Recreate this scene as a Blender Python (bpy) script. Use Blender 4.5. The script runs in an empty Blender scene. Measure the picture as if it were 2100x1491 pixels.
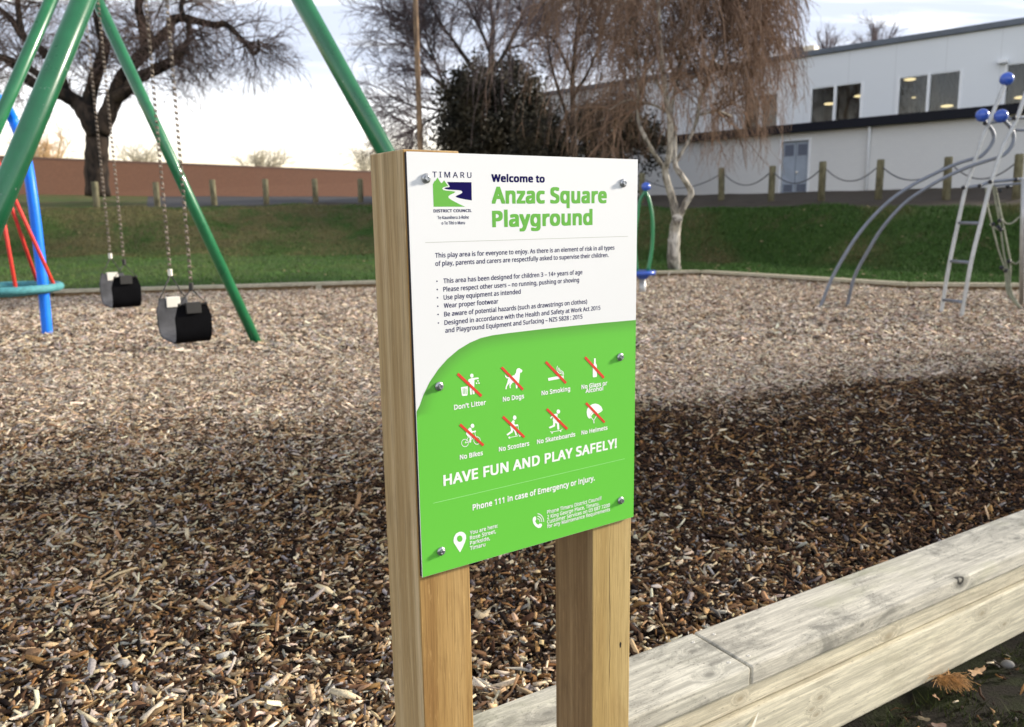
import bpy, bmesh, math, random
import numpy as np
from mathutils import Vector, Matrix
random.seed(7)
RNG = np.random.default_rng(7)
SC = bpy.context.scene
COL = SC.collection

# ------------------------------------------------------------------ camera
# z = 0 is the level of the bark bed; the camera stands 1.15 m above it
CAMZ = 1.15
FPX, CX, CY = 1660.71, 1050.0, 745.5
R = np.array([[0.99988266, -0.01531885, 0.0],
              [-0.00273188, -0.17831350, 0.98396993],
              [-0.01507329, -0.98385447, -0.17833443]])
cam_d = bpy.data.cameras.new("camera")
cam = bpy.data.objects.new("camera", cam_d)
COL.objects.link(cam)
cam_d.sensor_width = 36.0
cam_d.lens = FPX / 2100.0 * 36.0
cam_d.clip_start = 0.02
cam_d.clip_end = 3000
cam.matrix_world = Matrix(((R[0, 0], -R[0, 1], -R[0, 2], 0), (R[1, 0], -R[1, 1], -R[1, 2], 0),
                           (R[2, 0], -R[2, 1], -R[2, 2], CAMZ), (0, 0, 0, 1)))
cam_d.dof.use_dof = True
cam_d.dof.focus_distance = 1.36
cam_d.dof.aperture_fstop = 6.3
SC.camera = cam

# ------------------------------------------------------------------ sun, sky, exposure
SUN_AZ, SUN_EL = math.radians(74), math.radians(19)
sd = Vector((math.sin(SUN_AZ) * math.cos(SUN_EL), math.cos(SUN_AZ) * math.cos(SUN_EL), math.sin(SUN_EL)))
sl = bpy.data.lights.new("sun", 'SUN')
sl.energy = 5.0
sl.angle = math.radians(6)
sl.color = (1.0, 0.91, 0.78)
so = bpy.data.objects.new("sun", sl)
COL.objects.link(so)
so.rotation_euler = (-sd).to_track_quat('-Z', 'Y').to_euler()

SC.view_settings.view_transform = 'Standard'
SC.view_settings.look = 'None'
SC.view_settings.exposure = 0.5
SC.view_settings.gamma = 1.0


class NT:
    """small helper to write node trees"""
    def __init__(s, tree):
        s.t = tree
        s.n = tree.nodes
        s.l = tree.links

    def node(s, typ, **kw):
        n = s.n.new(typ)
        for k, v in kw.items():
            setattr(n, k, v)
        return n

    def set(s, sock, v):
        if isinstance(v, bpy.types.NodeSocket):
            s.l.new(v, sock)
        elif isinstance(v, (tuple, list)) and len(v) == 3 and sock.type == 'RGBA':
            sock.default_value = (*v, 1)
        else:
            sock.default_value = v

    def math(s, op, a, b=0.0, c=None, clamp=False):
        n = s.node('ShaderNodeMath', operation=op, use_clamp=clamp)
        s.set(n.inputs[0], a)
        s.set(n.inputs[1], b)
        if c is not None:
            s.set(n.inputs[2], c)
        return n.outputs[0]

    def mix(s, f, a, b, blend='MIX'):
        n = s.node('ShaderNodeMix', data_type='RGBA', blend_type=blend)
        s.set(n.inputs[0], f)
        s.set(n.inputs[6], a)
        s.set(n.inputs[7], b)
        return n.outputs[2]

    def ramp(s, f, stops, interp='LINEAR'):
        n = s.node('ShaderNodeValToRGB')
        s.set(n.inputs[0], f)
        cr = n.color_ramp
        cr.interpolation = interp
        while len(cr.elements) > 1:
            cr.elements.remove(cr.elements[-1])
        cr.elements[0].position = stops[0][0]
        cr.elements[0].color = (*stops[0][1], 1)
        for p, c in stops[1:]:
            e = cr.elements.new(p)
            e.color = (*c, 1)
        return n.outputs[0]

    def sstep(s, x, lo, hi):
        n = s.node('ShaderNodeMapRange', interpolation_type='SMOOTHSTEP')
        s.set(n.inputs[0], x)
        s.set(n.inputs[1], lo)
        s.set(n.inputs[2], hi)
        return n.outputs[0]

    def noise(s, co, scale, detail=4.0, rough=0.55, dist=0.0):
        n = s.node('ShaderNodeTexNoise')
        if co is not None:
            s.set(n.inputs['Vector'], co)
        n.inputs['Scale'].default_value = scale
        n.inputs['Detail'].default_value = detail
        n.inputs['Roughness'].default_value = rough
        n.inputs['Distortion'].default_value = dist
        return n.outputs[0]

    def scale(s, co, v, loc=(0, 0, 0)):
        n = s.node('ShaderNodeMapping')
        s.set(n.inputs[0], co)
        n.inputs['Scale'].default_value = v
        n.inputs['Location'].default_value = loc
        return n.outputs[0]

    def sep(s, co):
        n = s.node('ShaderNodeSeparateXYZ')
        s.set(n.inputs[0], co)
        return n.outputs

    def comb(s, x, y, z):
        n = s.node('ShaderNodeCombineXYZ')
        s.set(n.inputs[0], x)
        s.set(n.inputs[1], y)
        s.set(n.inputs[2], z)
        return n.outputs[0]


world = bpy.data.worlds.new("World")
SC.world = world
world.use_nodes = True
w = NT(world.node_tree)
w.n.clear()
wout = w.node('ShaderNodeOutputWorld')
bg = w.node('ShaderNodeBackground')
bg.inputs['Strength'].default_value = 0.1
sky = w.node('ShaderNodeTexSky', sky_type='NISHITA', sun_disc=False)
sky.sun_elevation = SUN_EL
sky.sun_rotation = SUN_AZ
sky.altitude = 20
sky.air_density = 1.0
sky.dust_density = 1.5
tc = w.node('ShaderNodeTexCoord')
dx, dy, dz = w.sep(tc.outputs['Generated'])
zz = w.math('MAXIMUM', dz, 0.0)
den = w.math('ADD', zz, 0.16)
cxy = w.comb(w.math('DIVIDE', dx, den), w.math('DIVIDE', dy, den), w.math('MULTIPLY', zz, 2.0))
n1 = w.noise(w.scale(cxy, (1.0, 1.9, 1.0), (3.1, 0.4, 0)), 0.62, 5.0, 0.52, 0.25)
n2 = w.noise(w.scale(cxy, (0.7, 2.6, 1.0), (7.3, 2.2, 0)), 1.1, 5.0, 0.5, 0.3)
# bright cloud deck near the horizon, thinning upwards into blue
low = w.sstep(zz, 0.50, 0.14)
cov = w.sstep(w.math('ADD', n1, w.math('MULTIPLY', low, 0.42)), 0.52, 0.74)
thin = w.sstep(n2, 0.30, 0.47)
warm = w.mix(w.math('MAXIMUM', w.sstep(zz, 0.03, 0.13), w.sstep(dx, -0.35, 0.25)), (11.6, 9.8, 6.2), (13.2, 13.2, 13.2))
ccol = w.mix(w.math('MULTIPLY', w.math('MULTIPLY', thin, 0.85), w.sstep(zz, 0.105, 0.18)), warm, (4.7, 5.4, 6.9))
wcol = w.mix(cov, w.mix(0.62, sky.outputs[0], (5.6, 5.8, 6.6)), ccol)
back = w.math('ADD', 1.0, w.math('MULTIPLY', w.sstep(dy, 0.05, -0.7), 0.45))   # added unseen brightness behind the camera, filling surfaces that face it
vm = w.node('ShaderNodeVectorMath', operation='SCALE')
w.l.new(wcol, vm.inputs[0])
w.l.new(back, vm.inputs['Scale'])
w.l.new(vm.outputs[0], bg.inputs['Color'])
w.l.new(bg.outputs[0], wout.inputs[0])


# ------------------------------------------------------------------ photo point -> place
def ray(px, py):
    return R @ np.array([(px - CX) / FPX, (py - CY) / FPX, 1.0])


def at_z(px, py, z):
    r = ray(px, py)
    return np.array([0, 0, CAMZ]) + r * ((z - CAMZ) / r[2])


def at_y(px, py, Y):
    r = ray(px, py)
    return np.array([0, 0, CAMZ]) + r * (Y / r[1])


def at_plane(px, py, p0, n):
    r = ray(px, py)
    c = np.array([0, 0, CAMZ])
    return c + r * (((p0 - c) @ n) / (r @ n))


def nrm(v):
    v = np.asarray(v, float)
    return v / np.linalg.norm(v)


# ------------------------------------------------------------------ materials
def mat(name, build, rough=0.6, spec=0.4):
    m = bpy.data.materials.new(name)
    m.use_nodes = True
    t = NT(m.node_tree)
    t.n.clear()
    out = t.node('ShaderNodeOutputMaterial')
    b = t.node('ShaderNodeBsdfPrincipled')
    b.inputs['Roughness'].default_value = rough
    b.inputs['Specular IOR Level'].default_value = spec
    t.l.new(b.outputs[0], out.inputs[0])
    t.b = b
    t.out = out
    tcn = t.node('ShaderNodeTexCoord')
    t.obj = tcn.outputs['Object']
    geo = t.node('ShaderNodeNewGeometry')
    t.pos = geo.outputs['Position']
    t.geo = geo
    build(t)
    return m


def bump(t, h, strength=0.4, dist=0.01):
    n = t.node('ShaderNodeBump')
    n.inputs['Strength'].default_value = strength
    n.inputs['Distance'].default_value = dist
    t.l.new(h, n.inputs['Height'])
    t.l.new(n.outputs[0], t.b.inputs['Normal'])


def paint(name, col, rough=0.4, var=0.12, scale=6.0, metal=0.0, spec=0.5, coat=0.0):
    def f(t):
        n = t.noise(t.pos, scale, 5, 0.6)
        c = t.mix(t.sstep(n, 0.3, 0.7), tuple(x * (1 - var) for x in col), tuple(min(1, x * (1 + var)) for x in col))
        if coat:
            sc1 = t.noise(t.pos, 38, 3, 0.6)
            sc2 = t.noise(t.pos, 3.0, 3, 0.6)
            c = t.mix(t.math('MULTIPLY', t.math('MULTIPLY', t.sstep(sc1, 0.66, 0.72), t.sstep(sc2, 0.5, 0.6)), 0.6), c, (0.35, 0.42, 0.36))
            dirt = t.noise(t.pos, 9, 5, 0.7)
            c = t.mix(t.math('MULTIPLY', t.sstep(dirt, 0.52, 0.75), 0.25), c, tuple(0.45 * x + 0.02 for x in col))
        t.set(t.b.inputs['Base Color'], c)
        t.b.inputs['Metallic'].default_value = metal
        t.b.inputs['Coat Weight'].default_value = coat
        r = t.math('ADD', t.math('MULTIPLY', n, 0.25), rough - 0.12)
        t.set(t.b.inputs['Roughness'], r)
    return mat(name, f, rough, spec)


def wood_weathered(name, base, dark, stain=0.5, grain=(1.2, 26, 26), knots=(), green=0.3, black=()):
    """boards: local x runs along the grain"""
    def f(t):
        co = t.obj
        wob = t.noise(co, 1.7, 2, 0.5)
        gx, gy, gz = t.sep(co)
        # grain bends round the knots
        kmask = None
        bend = None
        for (kx, ky, kz, r) in knots:
            d = t.node('ShaderNodeVectorMath', operation='DISTANCE')
            t.set(d.inputs[0], t.scale(co, (0.55, 1, 1), (0, 0, 0)))
            d.inputs[1].default_value = (kx * 0.55, ky, kz)
            dd = t.math('DIVIDE', d.outputs['Value'], r)
            k = t.sstep(dd, 1.25, 0.35)
            b_ = t.sstep(dd, 4.0, 0.3)
            kmask = k if kmask is None else t.math('MAXIMUM', kmask, k)
            bend = b_ if bend is None else t.math('MAXIMUM', bend, b_)
        off = t.math('MULTIPLY', wob, 0.014)
        if bend is not None:
            off = t.math('ADD', off, t.math('MULTIPLY', bend, 0.035))
        cc = t.comb(gx, t.math('ADD', gy, off), t.math('ADD', gz, off))
        g = t.noise(t.scale(cc, grain), 3.0, 6, 0.62, 0.2)
        fine = t.noise(t.scale(cc, (7, 210, 210)), 2.0, 4, 0.7)
        st = t.noise(t.scale(co, (2.2, 5, 5)), 2.6, 7, 0.68, 0.5)
        c = t.mix(t.sstep(g, 0.34, 0.66), tuple(0.62 * x for x in base), base)
        c = t.mix(t.math('MULTIPLY', t.sstep(fine, 0.46, 0.62), 0.5), c, tuple(0.42 * x for x in base))
        mild = t.noise(t.scale(co, (70, 110, 110)), 1.6, 5, 0.75)
        c = t.mix(t.math('MULTIPLY', t.math('MULTIPLY', t.sstep(mild, 0.55, 0.66), t.sstep(st, 0.40, 0.60)), stain), c, tuple(0.5 * x for x in dark))
        c = t.mix(t.math('MULTIPLY', t.sstep(st, 0.47, 0.72), stain), c, dark)
        gr = t.noise(t.scale(co, (1.1, 3, 3), (4, 2, 1)), 2.0, 4, 0.6)
        c = t.mix(t.math('MULTIPLY', t.sstep(gr, 0.5, 0.7), green), c, tuple(base[i] * (0.62, 0.66, 0.5)[i] for i in range(3)))
        sp = t.node('ShaderNodeTexVoronoi')
        t.set(sp.inputs['Vector'], t.scale(co, (20, 60, 60)))
        sp.inputs['Scale'].default_value = 1.0
        c = t.mix(t.math('MULTIPLY', t.sstep(sp.outputs['Distance'], 0.14, 0.05), 0.55), c, tuple(0.25 * x for x in base))
        if kmask is not None:
            ring = t.noise(t.scale(co, (40, 70, 70)), 1.0, 2)
            c = t.mix(t.math('MULTIPLY', bend, 0.3), c, dark)
            c = t.mix(t.math('MULTIPLY', kmask, 0.75), c, t.mix(ring, tuple(0.6 * x for x in dark), tuple(1.5 * x for x in dark)))
        for (kx, ky, kz, r) in black:
            d = t.node('ShaderNodeVectorMath', operation='DISTANCE')
            t.set(d.inputs[0], t.scale(co, (0.7, 0.8, 1)))
            d.inputs[1].default_value = (kx * .7, ky * .8, kz)
            dd = t.math('ADD', t.math('DIVIDE', d.outputs['Value'], r), t.math('MULTIPLY', t.noise(t.scale(co, (60, 60, 60)), 1.0, 3), 0.9))
            rim = t.math('MULTIPLY', t.sstep(dd, 1.75, 1.3), t.sstep(dd, 0.8, 1.15))
            c = t.mix(t.math('MULTIPLY', t.sstep(dd, 3.4, 1.0), 0.55), c, (0.10, 0.095, 0.075))
            c = t.mix(t.math('MULTIPLY', rim, 0.93), c, (0.012, 0.011, 0.010))
        t.set(t.b.inputs['Base Color'], c)
        bump(t, t.math('ADD', g, t.math('MULTIPLY', fine, 0.5)), 0.35, 0.003)
    return mat(name, f, 0.75, 0.25)


def wood_post(name, cols, stripe, dark, blotch=0.5, cracks=0):
    """upright timber: local z runs along the grain"""
    def f(t):
        co = t.obj
        wob = t.noise(t.scale(co, (1, 1, 0.6)), 3.0, 2, 0.5)
        x, y, z = t.sep(co)
        xs = t.math('ADD', x, t.math('MULTIPLY', wob, 0.02))
        ys = t.math('ADD', y, t.math('MULTIPLY', wob, 0.02))
        cc = t.comb(xs, ys, z)
        g = t.noise(t.scale(cc, (stripe, stripe, 0.5)), 1.0, 3, 0.55, 0.1)
        fine = t.noise(t.scale(cc, (420, 420, 9)), 1.0, 3, 0.65)
        b2 = t.noise(t.scale(co, (9, 9, 3.0)), 2.0, 5, 0.62, 0.8)
        fl = t.noise(t.scale(co, (130, 130, 26)), 1.0, 4, 0.6)
        c = t.ramp(g, [(0.30, cols[0]), (0.5, cols[1]), (0.68, cols[2])])
        c = t.mix(t.math('MULTIPLY', t.sstep(b2, 0.5, 0.72), blotch), c, dark)
        c = t.mix(t.math('MULTIPLY', t.sstep(fl, 0.56, 0.72), 0.45 * blotch), c, tuple(min(1, 1.5 * v) for v in cols[2]))
        c = t.mix(t.math('MULTIPLY', t.sstep(fine, 0.45, 0.68), 0.42), c, tuple(0.5 * v for v in cols[0]))
        if cracks:
            wv = t.noise(t.scale(co, (3, 3, 2.2)), 2.0, 3)
            cr = t.math('ABSOLUTE', t.math('SUBTRACT', t.math('ADD', x, t.math('MULTIPLY', t.math('SUBTRACT', wv, 0.5), 0.035)), cracks))
            m_ = t.math('MULTIPLY', t.sstep(cr, 0.0012, 0.0003), t.math('MULTIPLY', t.sstep(z, 0.50, 0.56), t.sstep(z, 0.9, 0.72)))
            c = t.mix(m_, c, (0.03, 0.018, 0.008))
        t.set(t.b.inputs['Base Color'], c)
        bump(t, t.math('ADD', g, fine), 0.3, 0.002)
    return mat(name, f, 0.65, 0.3)


def bark(name, a, b, scale=5.0, streak=False):
    def f(t):
        v = (scale, scale, scale * (4.0 if streak else 0.35))
        n = t.noise(t.scale(t.pos, v), 1.0, 5, 0.65, 0.4)
        t.set(t.b.inputs['Base Color'], t.mix(t.sstep(n, 0.38, 0.62), a, b))
        bump(t, n, 0.6, 0.03)
    return mat(name, f, 0.85, 0.2)


def flat(name, col, rough=0.5, metal=0.0, emit=None, spec=0.4):
    def f(t):
        t.set(t.b.inputs['Base Color'], col)
        t.b.inputs['Metallic'].default_value = metal
        if emit:
            t.set(t.b.inputs['Emission Color'], col)
            t.b.inputs['Emission Strength'].default_value = emit
    return mat(name, f, rough, spec)


def attr_mat(name, rough=0.8, spec=0.2, grain=0.0):
    def f(t):
        a = t.node('ShaderNodeAttribute', attribute_name='tint')
        c = a.outputs['Color']
        if grain:
            n = t.noise(t.scale(t.pos, (260, 260, 260)), 1.0, 3, 0.6)
            c = t.mix(t.sstep(n, 0.35, 0.7), c, t.mix(0.75, c, (0.015, 0.01, 0.007)))
            c = t.mix(grain, a.outputs['Color'], c)
        t.set(t.b.inputs['Base Color'], c)
    return mat(name, f, rough, spec)


M = {}
M['green'] = paint('green_paint', (0.016, 0.155, 0.060), 0.30, 0.12, 5, spec=0.5, coat=0.3)
M['green_dark'] = paint('deep_green_paint', (0.02, 0.20, 0.075), 0.35, 0.15, 5, coat=0.3)
M['blue'] = paint('blue_paint', (0.008, 0.20, 0.90), 0.38, 0.08, 4, spec=0.3)
M['ball_blue'] = paint('ball_blue', (0.03, 0.10, 0.50), 0.28, 0.08, 8, coat=0.5)
M['red_rope'] = paint('red_rope', (0.72, 0.045, 0.03), 0.6, 0.15, 40)
M['teal'] = paint('teal_rope', (0.07, 0.27, 0.29), 0.7, 0.2, 30)
M['alu'] = paint('galvanised_tube', (0.46, 0.47, 0.47), 0.42, 0.12, 12, metal=0.35, spec=0.5)
M['alu_dark'] = paint('dull_steel_tube', (0.20, 0.22, 0.26), 0.5, 0.12, 12, metal=0.3)
M['chain'] = paint('weathered_chain', (0.26, 0.215, 0.17), 0.5, 0.45, 22, metal=0.35)
M['chain_dark'] = paint('dark_chain', (0.10, 0.10, 0.11), 0.5, 0.2, 22, metal=0.4)
M['zinc'] = paint('zinc_plate', (0.80, 0.76, 0.66), 0.5, 0.06, 30)
M['zinc_dull'] = paint('dull_plate', (0.028, 0.026, 0.023), 0.6, 0.1, 30)
M['rubber'] = paint('black_rubber', (0.0045, 0.0045, 0.0055), 0.75, 0.25, 12, spec=0.06)
M['rubber_in'] = paint('lit_scuffed_rubber', (0.075, 0.075, 0.08), 0.7, 0.3, 12, spec=0.3)  # inner belt face greyed for caught light as well as scuffs
M['bolt'] = paint('steel_bolt', (0.40, 0.41, 0.42), 0.33, 0.15, 90, metal=0.75)
M['washer'] = paint('steel_washer', (0.45, 0.46, 0.47), 0.36, 0.15, 90, metal=0.6)
M['rope'] = paint('net_rope', (0.26, 0.27, 0.20), 0.8, 0.2, 40)
M['black'] = flat('black_plastic', (0.02, 0.022, 0.028), 0.5)
M['panel_white'] = paint('sign_white', (0.745, 0.75, 0.745), 0.3, 0.003, 1.2, spec=0.45)
M['panel_back'] = flat('sign_backing', (0.012, 0.012, 0.02), 0.6)
M['navy'] = flat('navy_print', (0.006, 0.003, 0.075), 0.6, spec=0.04)
M['print_green'] = flat('logo_green_print', (0.135, 0.42, 0.06), 0.4, spec=0.2)
M['sign_line'] = flat('grey_print', (0.46, 0.47, 0.42), 0.4)
M['line_green'] = flat('pale_green_print', (0.38, 0.80, 0.30), 0.4)
M['print_white'] = flat('white_print', (0.86, 0.87, 0.83), 0.35)
M['print_red'] = flat('red_print', (0.66, 0.055, 0.03), 0.4)
M['sign_green'] = attr_mat('sign_green', 0.3, 0.45)
M['cladding'] = None


# ------------------------------------------------------------------ mesh helpers
class MB:
    def __init__(s):
        s.v = []
        s.f = []
        s.m = []
        s.sm = []

    def add(s, verts, faces, mi=0, smooth=False):
        o = len(s.v)
        s.v.extend([tuple(map(float, p)) for p in verts])
        for f in faces:
            s.f.append([i + o for i in f])
            s.m.append(mi)
            s.sm.append(smooth)

    def box(s, lo, hi, mi=0, bev=0.0):
        x0, y0, z0 = lo
        x1, y1, z1 = hi
        if bev <= 0:
            V = [(x0, y0, z0), (x1, y0, z0), (x1, y1, z0), (x0, y1, z0), (x0, y0, z1), (x1, y0, z1), (x1, y1, z1), (x0, y1, z1)]
            s.add(V, [(0, 3, 2, 1), (4, 5, 6, 7), (0, 1, 5, 4), (1, 2, 6, 5), (2, 3, 7, 6), (3, 0, 4, 7)], mi)
            return
        bm = bmesh.new()
        bmesh.ops.create_cube(bm, size=1.0)
        for v in bm.verts:
            v.co = Vector(((x0 + x1) / 2 + v.co.x * (x1 - x0), (y0 + y1) / 2 + v.co.y * (y1 - y0), (z0 + z1) / 2 + v.co.z * (z1 - z0)))
        bmesh.ops.bevel(bm, geom=list(bm.edges), offset=bev, segments=2, affect='EDGES', profile=0.5)
        bm.verts.index_update()
        s.add([v.co for v in bm.verts], [[v.index for v in f.verts] for f in bm.faces], mi)
        bm.free()

    def obox(s, o, ax, ay, az, mi=0, bev=0.0):
        """box from corner o with edge vectors"""
        t = MB()
        L = [np.linalg.norm(a) for a in (ax, ay, az)]
        t.box((0, 0, 0), L, mi, bev)
        A = np.array([nrm(ax), nrm(ay), nrm(az)])
        V = [np.asarray(o) + np.asarray(p) @ A for p in t.v]
        s.add(V, t.f, mi)

    def tube(s, pts, rad, n=8, mi=0, cap=True, smooth=True):
        P = np.asarray(pts, float)
        K = len(P)
        rad = np.full(K, rad) if np.isscalar(rad) else np.asarray(rad, float)
        T = np.gradient(P, axis=0)
        T /= np.linalg.norm(T, axis=1)[:, None] + 1e-12
        u = np.cross(T[0], (0, 0, 1))
        if np.linalg.norm(u) < 1e-3:
            u = np.cross(T[0], (1, 0, 0))
        u = nrm(u)
        V = []
        for i in range(K):
            u = nrm(u - T[i] * (u @ T[i]))
            v = np.cross(T[i], u)
            for k in range(n):
                a = 2 * math.pi * k / n
                V.append(P[i] + rad[i] * (math.cos(a) * u + math.sin(a) * v))
        F = []
        for i in range(K - 1):
            for k in range(n):
                F.append((i * n + k, i * n + (k + 1) % n, (i + 1) * n + (k + 1) % n, (i + 1) * n + k))
        s.add(V, F, mi, smooth)
        if cap:
            o = len(s.v) - len(V)
            s.f.append([o + k for k in range(n)][::-1])
            s.f.append([o + (K - 1) * n + k for k in range(n)])
            s.m += [mi, mi]
            s.sm += [False, False]

    def ball(s, c, r, nu=20, nv=12, mi=0, sc=(1, 1, 1)):
        V = []
        F = []
        for j in range(nv + 1):
            th = math.pi * j / nv
            for i in range(nu):
                ph = 2 * math.pi * i / nu
                V.append((c[0] + sc[0] * r * math.sin(th) * math.cos(ph), c[1] + sc[1] * r * math.sin(th) * math.sin(ph), c[2] + sc[2] * r * math.cos(th)))
        for j in range(nv):
            for i in range(nu):
                F.append((j * nu + i, (j + 1) * nu + i, (j + 1) * nu + (i + 1) % nu, j * nu + (i + 1) % nu))
        s.add(V, F, mi, True)

    def poly(s, pts, mi=0):
        s.add(pts, [list(range(len(pts)))], mi)

    def build(s, name, mats, parent=None, loc=None, rot=None):
        me = bpy.data.meshes.new(name)
        me.from_pydata(s.v, [], s.f)
        for m in (mats if isinstance(mats, (list, tuple)) else [mats]):
            me.materials.append(m)
        me.polygons.foreach_set('material_index', s.m)
        me.polygons.foreach_set('use_smooth', s.sm)
        me.update()
        o = bpy.data.objects.new(name, me)
        COL.objects.link(o)
        if loc is not None:
            o.location = loc
        if rot is not None:
            o.rotation_euler = rot
        if parent is not None:
            o.parent = parent
        return o


def np_mesh(name, V, F, material, parent=None, tint=None, smooth=False):
    """V (n,3); F (m,4) or (m,3) index array; tint per vertex"""
    me = bpy.data.meshes.new(name)
    V = np.ascontiguousarray(V, np.float32)
    F = np.ascontiguousarray(F, np.int32)
    k = F.shape[1]
    me.vertices.add(len(V))
    me.vertices.foreach_set('co', V.ravel())
    me.loops.add(F.size)
    me.loops.foreach_set('vertex_index', F.ravel())
    me.polygons.add(len(F))
    me.polygons.foreach_set('loop_start', np.arange(0, F.size, k, dtype=np.int32))
    if smooth:
        me.polygons.foreach_set('use_smooth', np.ones(len(F), bool))
    if tint is not None:
        a = me.color_attributes.new('tint', 'FLOAT_COLOR', 'POINT')
        c = np.ones((len(V), 4), np.float32)
        c[:, :3] = tint
        a.data.foreach_set('color', c.ravel())
    me.update(calc_edges=True)
    for m in (material if isinstance(material, (list, tuple)) else [material]):
        me.materials.append(m)
    o = bpy.data.objects.new(name, me)
    COL.objects.link(o)
    if parent is not None:
        o.parent = parent
    return o


def batch_tubes(P, rad, n=3):
    """P (N,K,3), rad (N,K) -> verts, quads"""
    N, K, _ = P.shape
    T = np.gradient(P, axis=1)
    T /= np.linalg.norm(T, axis=2, keepdims=True) + 1e-9
    ref = np.where(np.abs(T[:, :1, 2:3]) > 0.9, np.array([1.0, 0, 0]), np.array([0, 0, 1.0]))
    u = np.cross(T, np.broadcast_to(ref, T.shape))
    u /= np.linalg.norm(u, axis=2, keepdims=True) + 1e-9
    v = np.cross(T, u)
    a = 2 * np.pi * np.arange(n) / n
    ring = (np.cos(a)[None, None, :, None] * u[:, :, None, :] + np.sin(a)[None, None, :, None] * v[:, :, None, :])
    V = (P[:, :, None, :] + ring * rad[:, :, None, None]).reshape(-1, 3)
    base = (np.arange(N)[:, None, None] * K + np.arange(K - 1)[None, :, None]) * n
    k = np.arange(n)[None, None, :]
    k2 = (k + 1) % n
    F = np.stack([base + k, base + k2, base + n + k2, base + n + k], -1).reshape(-1, 4)
    return V, F


def empty(name, loc, label=None, cat=None, group=None, rotz=0.0):
    o = bpy.data.objects.new(name, None)
    COL.objects.link(o)
    o.location = tuple(map(float, loc))
    o.rotation_euler = (0, 0, rotz)
    o.empty_display_size = 0.1
    if label:
        o['label'] = label
        o['category'] = cat
    if group:
        o['group'] = group
    return o


def tag(o, label, cat, group=None):
    o['label'] = label
    o['category'] = cat
    if group:
        o['group'] = group
    return o


def kind(o, k):
    o['kind'] = k
    return o


def part(mb, name, mats, root):
    """mesh given in world coordinates, hung under an unrotated Empty"""
    o = mb.build(name, mats, root)
    o.location = tuple(-c for c in root.location)
    return o


def part_np(name, V, F, m, root, **kw):
    o = np_mesh(name, V - np.array(root.location), F, m, root, **kw)
    return o


def gnoise(x, y, sc, seed=0):
    """smooth value noise"""
    rs = np.random.RandomState(seed)
    T = rs.rand(64, 64)
    x = np.asarray(x) * sc
    y = np.asarray(y) * sc
    xi = np.floor(x).astype(int)
    yi = np.floor(y).astype(int)
    fx = x - xi
    fy = y - yi
    fx = fx * fx * (3 - 2 * fx)
    fy = fy * fy * (3 - 2 * fy)
    g = lambda i, j: T[i % 64, j % 64]
    return (g(xi, yi) * (1 - fx) + g(xi + 1, yi) * fx) * (1 - fy) + (g(xi, yi + 1) * (1 - fx) + g(xi + 1, yi + 1) * fx) * fy


# ================================================================== SETTING
# ---- near timber edging direction (cap far edge / near edge measured at z = 0.05)
E_DIR = nrm([math.cos(math.radians(31.3)), math.sin(math.radians(31.3)), 0])
E_N = np.array([-E_DIR[1], E_DIR[0], 0])          # towards the bark bed
E_P = at_z(1541, 1368.5, 0.05)                    # near top edge at the joint
E_P[2] = 0.0


def bed_h(x, y):
    return 0.05 * (gnoise(x, y, 0.55, 1) - 0.5) + 0.025 * (gnoise(x, y, 1.9, 2) - 0.5) + 0.012 * (gnoise(x, y, 6, 3) - 0.5) - 0.02


# ---- far edging line (top edge of its cap), left to right
FAR_PX = [(-420, 622, .09), (107, 595, .09), (772, 576, .09), (1343, 556.5, .09), (1437, 554.5, .09), (1863, 580, .09), (2092, 581.5, .09), (2700, 585, .09)]
FAR = [at_z(px, py, z) for px, py, z in FAR_PX]


def far_y(px):
    xs = [a[0] for a in FAR_PX]
    return np.interp(px, xs, [p[1] for p in FAR])


# bark bed base sheet
xs = np.concatenate([np.arange(-16, -4, .25), np.arange(-4, 6, .06), np.arange(6, 22, .25)])
ys = np.concatenate([np.arange(-2.5, 5.5, .06), np.arange(5.5, 18.2, .25)])
X, Y = np.meshgrid(xs, ys)
Z = bed_h(X, Y) - 0.012
V = np.stack([X, Y, Z], -1).reshape(-1, 3)
nx = len(xs)
I = (np.arange(len(ys) - 1)[:, None] * nx + np.arange(nx - 1)[None, :])
F = np.stack([I, I + 1, I + nx + 1, I + nx], -1).reshape(-1, 4)
# keep only what lies inside the edging
cen = V[F].mean(1)
inside = ((cen - E_P) @ E_N > 0.10)
fx = np.array([p[0] for p in FAR])
fy = np.array([p[1] for p in FAR])
inside &= cen[:, 1] < np.interp(cen[:, 0], fx, fy) + 0.05


def f_bed(t):
    n = t.noise(t.pos, 42, 6, 0.7, 0.6)
    n2 = t.noise(t.pos, 0.8, 3, 0.6)
    c = t.ramp(n, [(0.34, (0.012, 0.008, 0.006)), (0.5, (0.055, 0.034, 0.022)), (0.62, (0.16, 0.105, 0.065)), (0.74, (0.34, 0.26, 0.18))])
    t.set(t.b.inputs['Base Color'], t.mix(t.math('MULTIPLY', n2, 0.5), c, (0.04, 0.026, 0.018)))
    bump(t, n, 1.0, 0.03)


M['bed'] = mat('bark_bed', f_bed, 0.9, 0.15)
bed = np_mesh('ground_bark_bed', V, F[inside], M['bed'], smooth=True)
kind(bed, 'structure')


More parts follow.
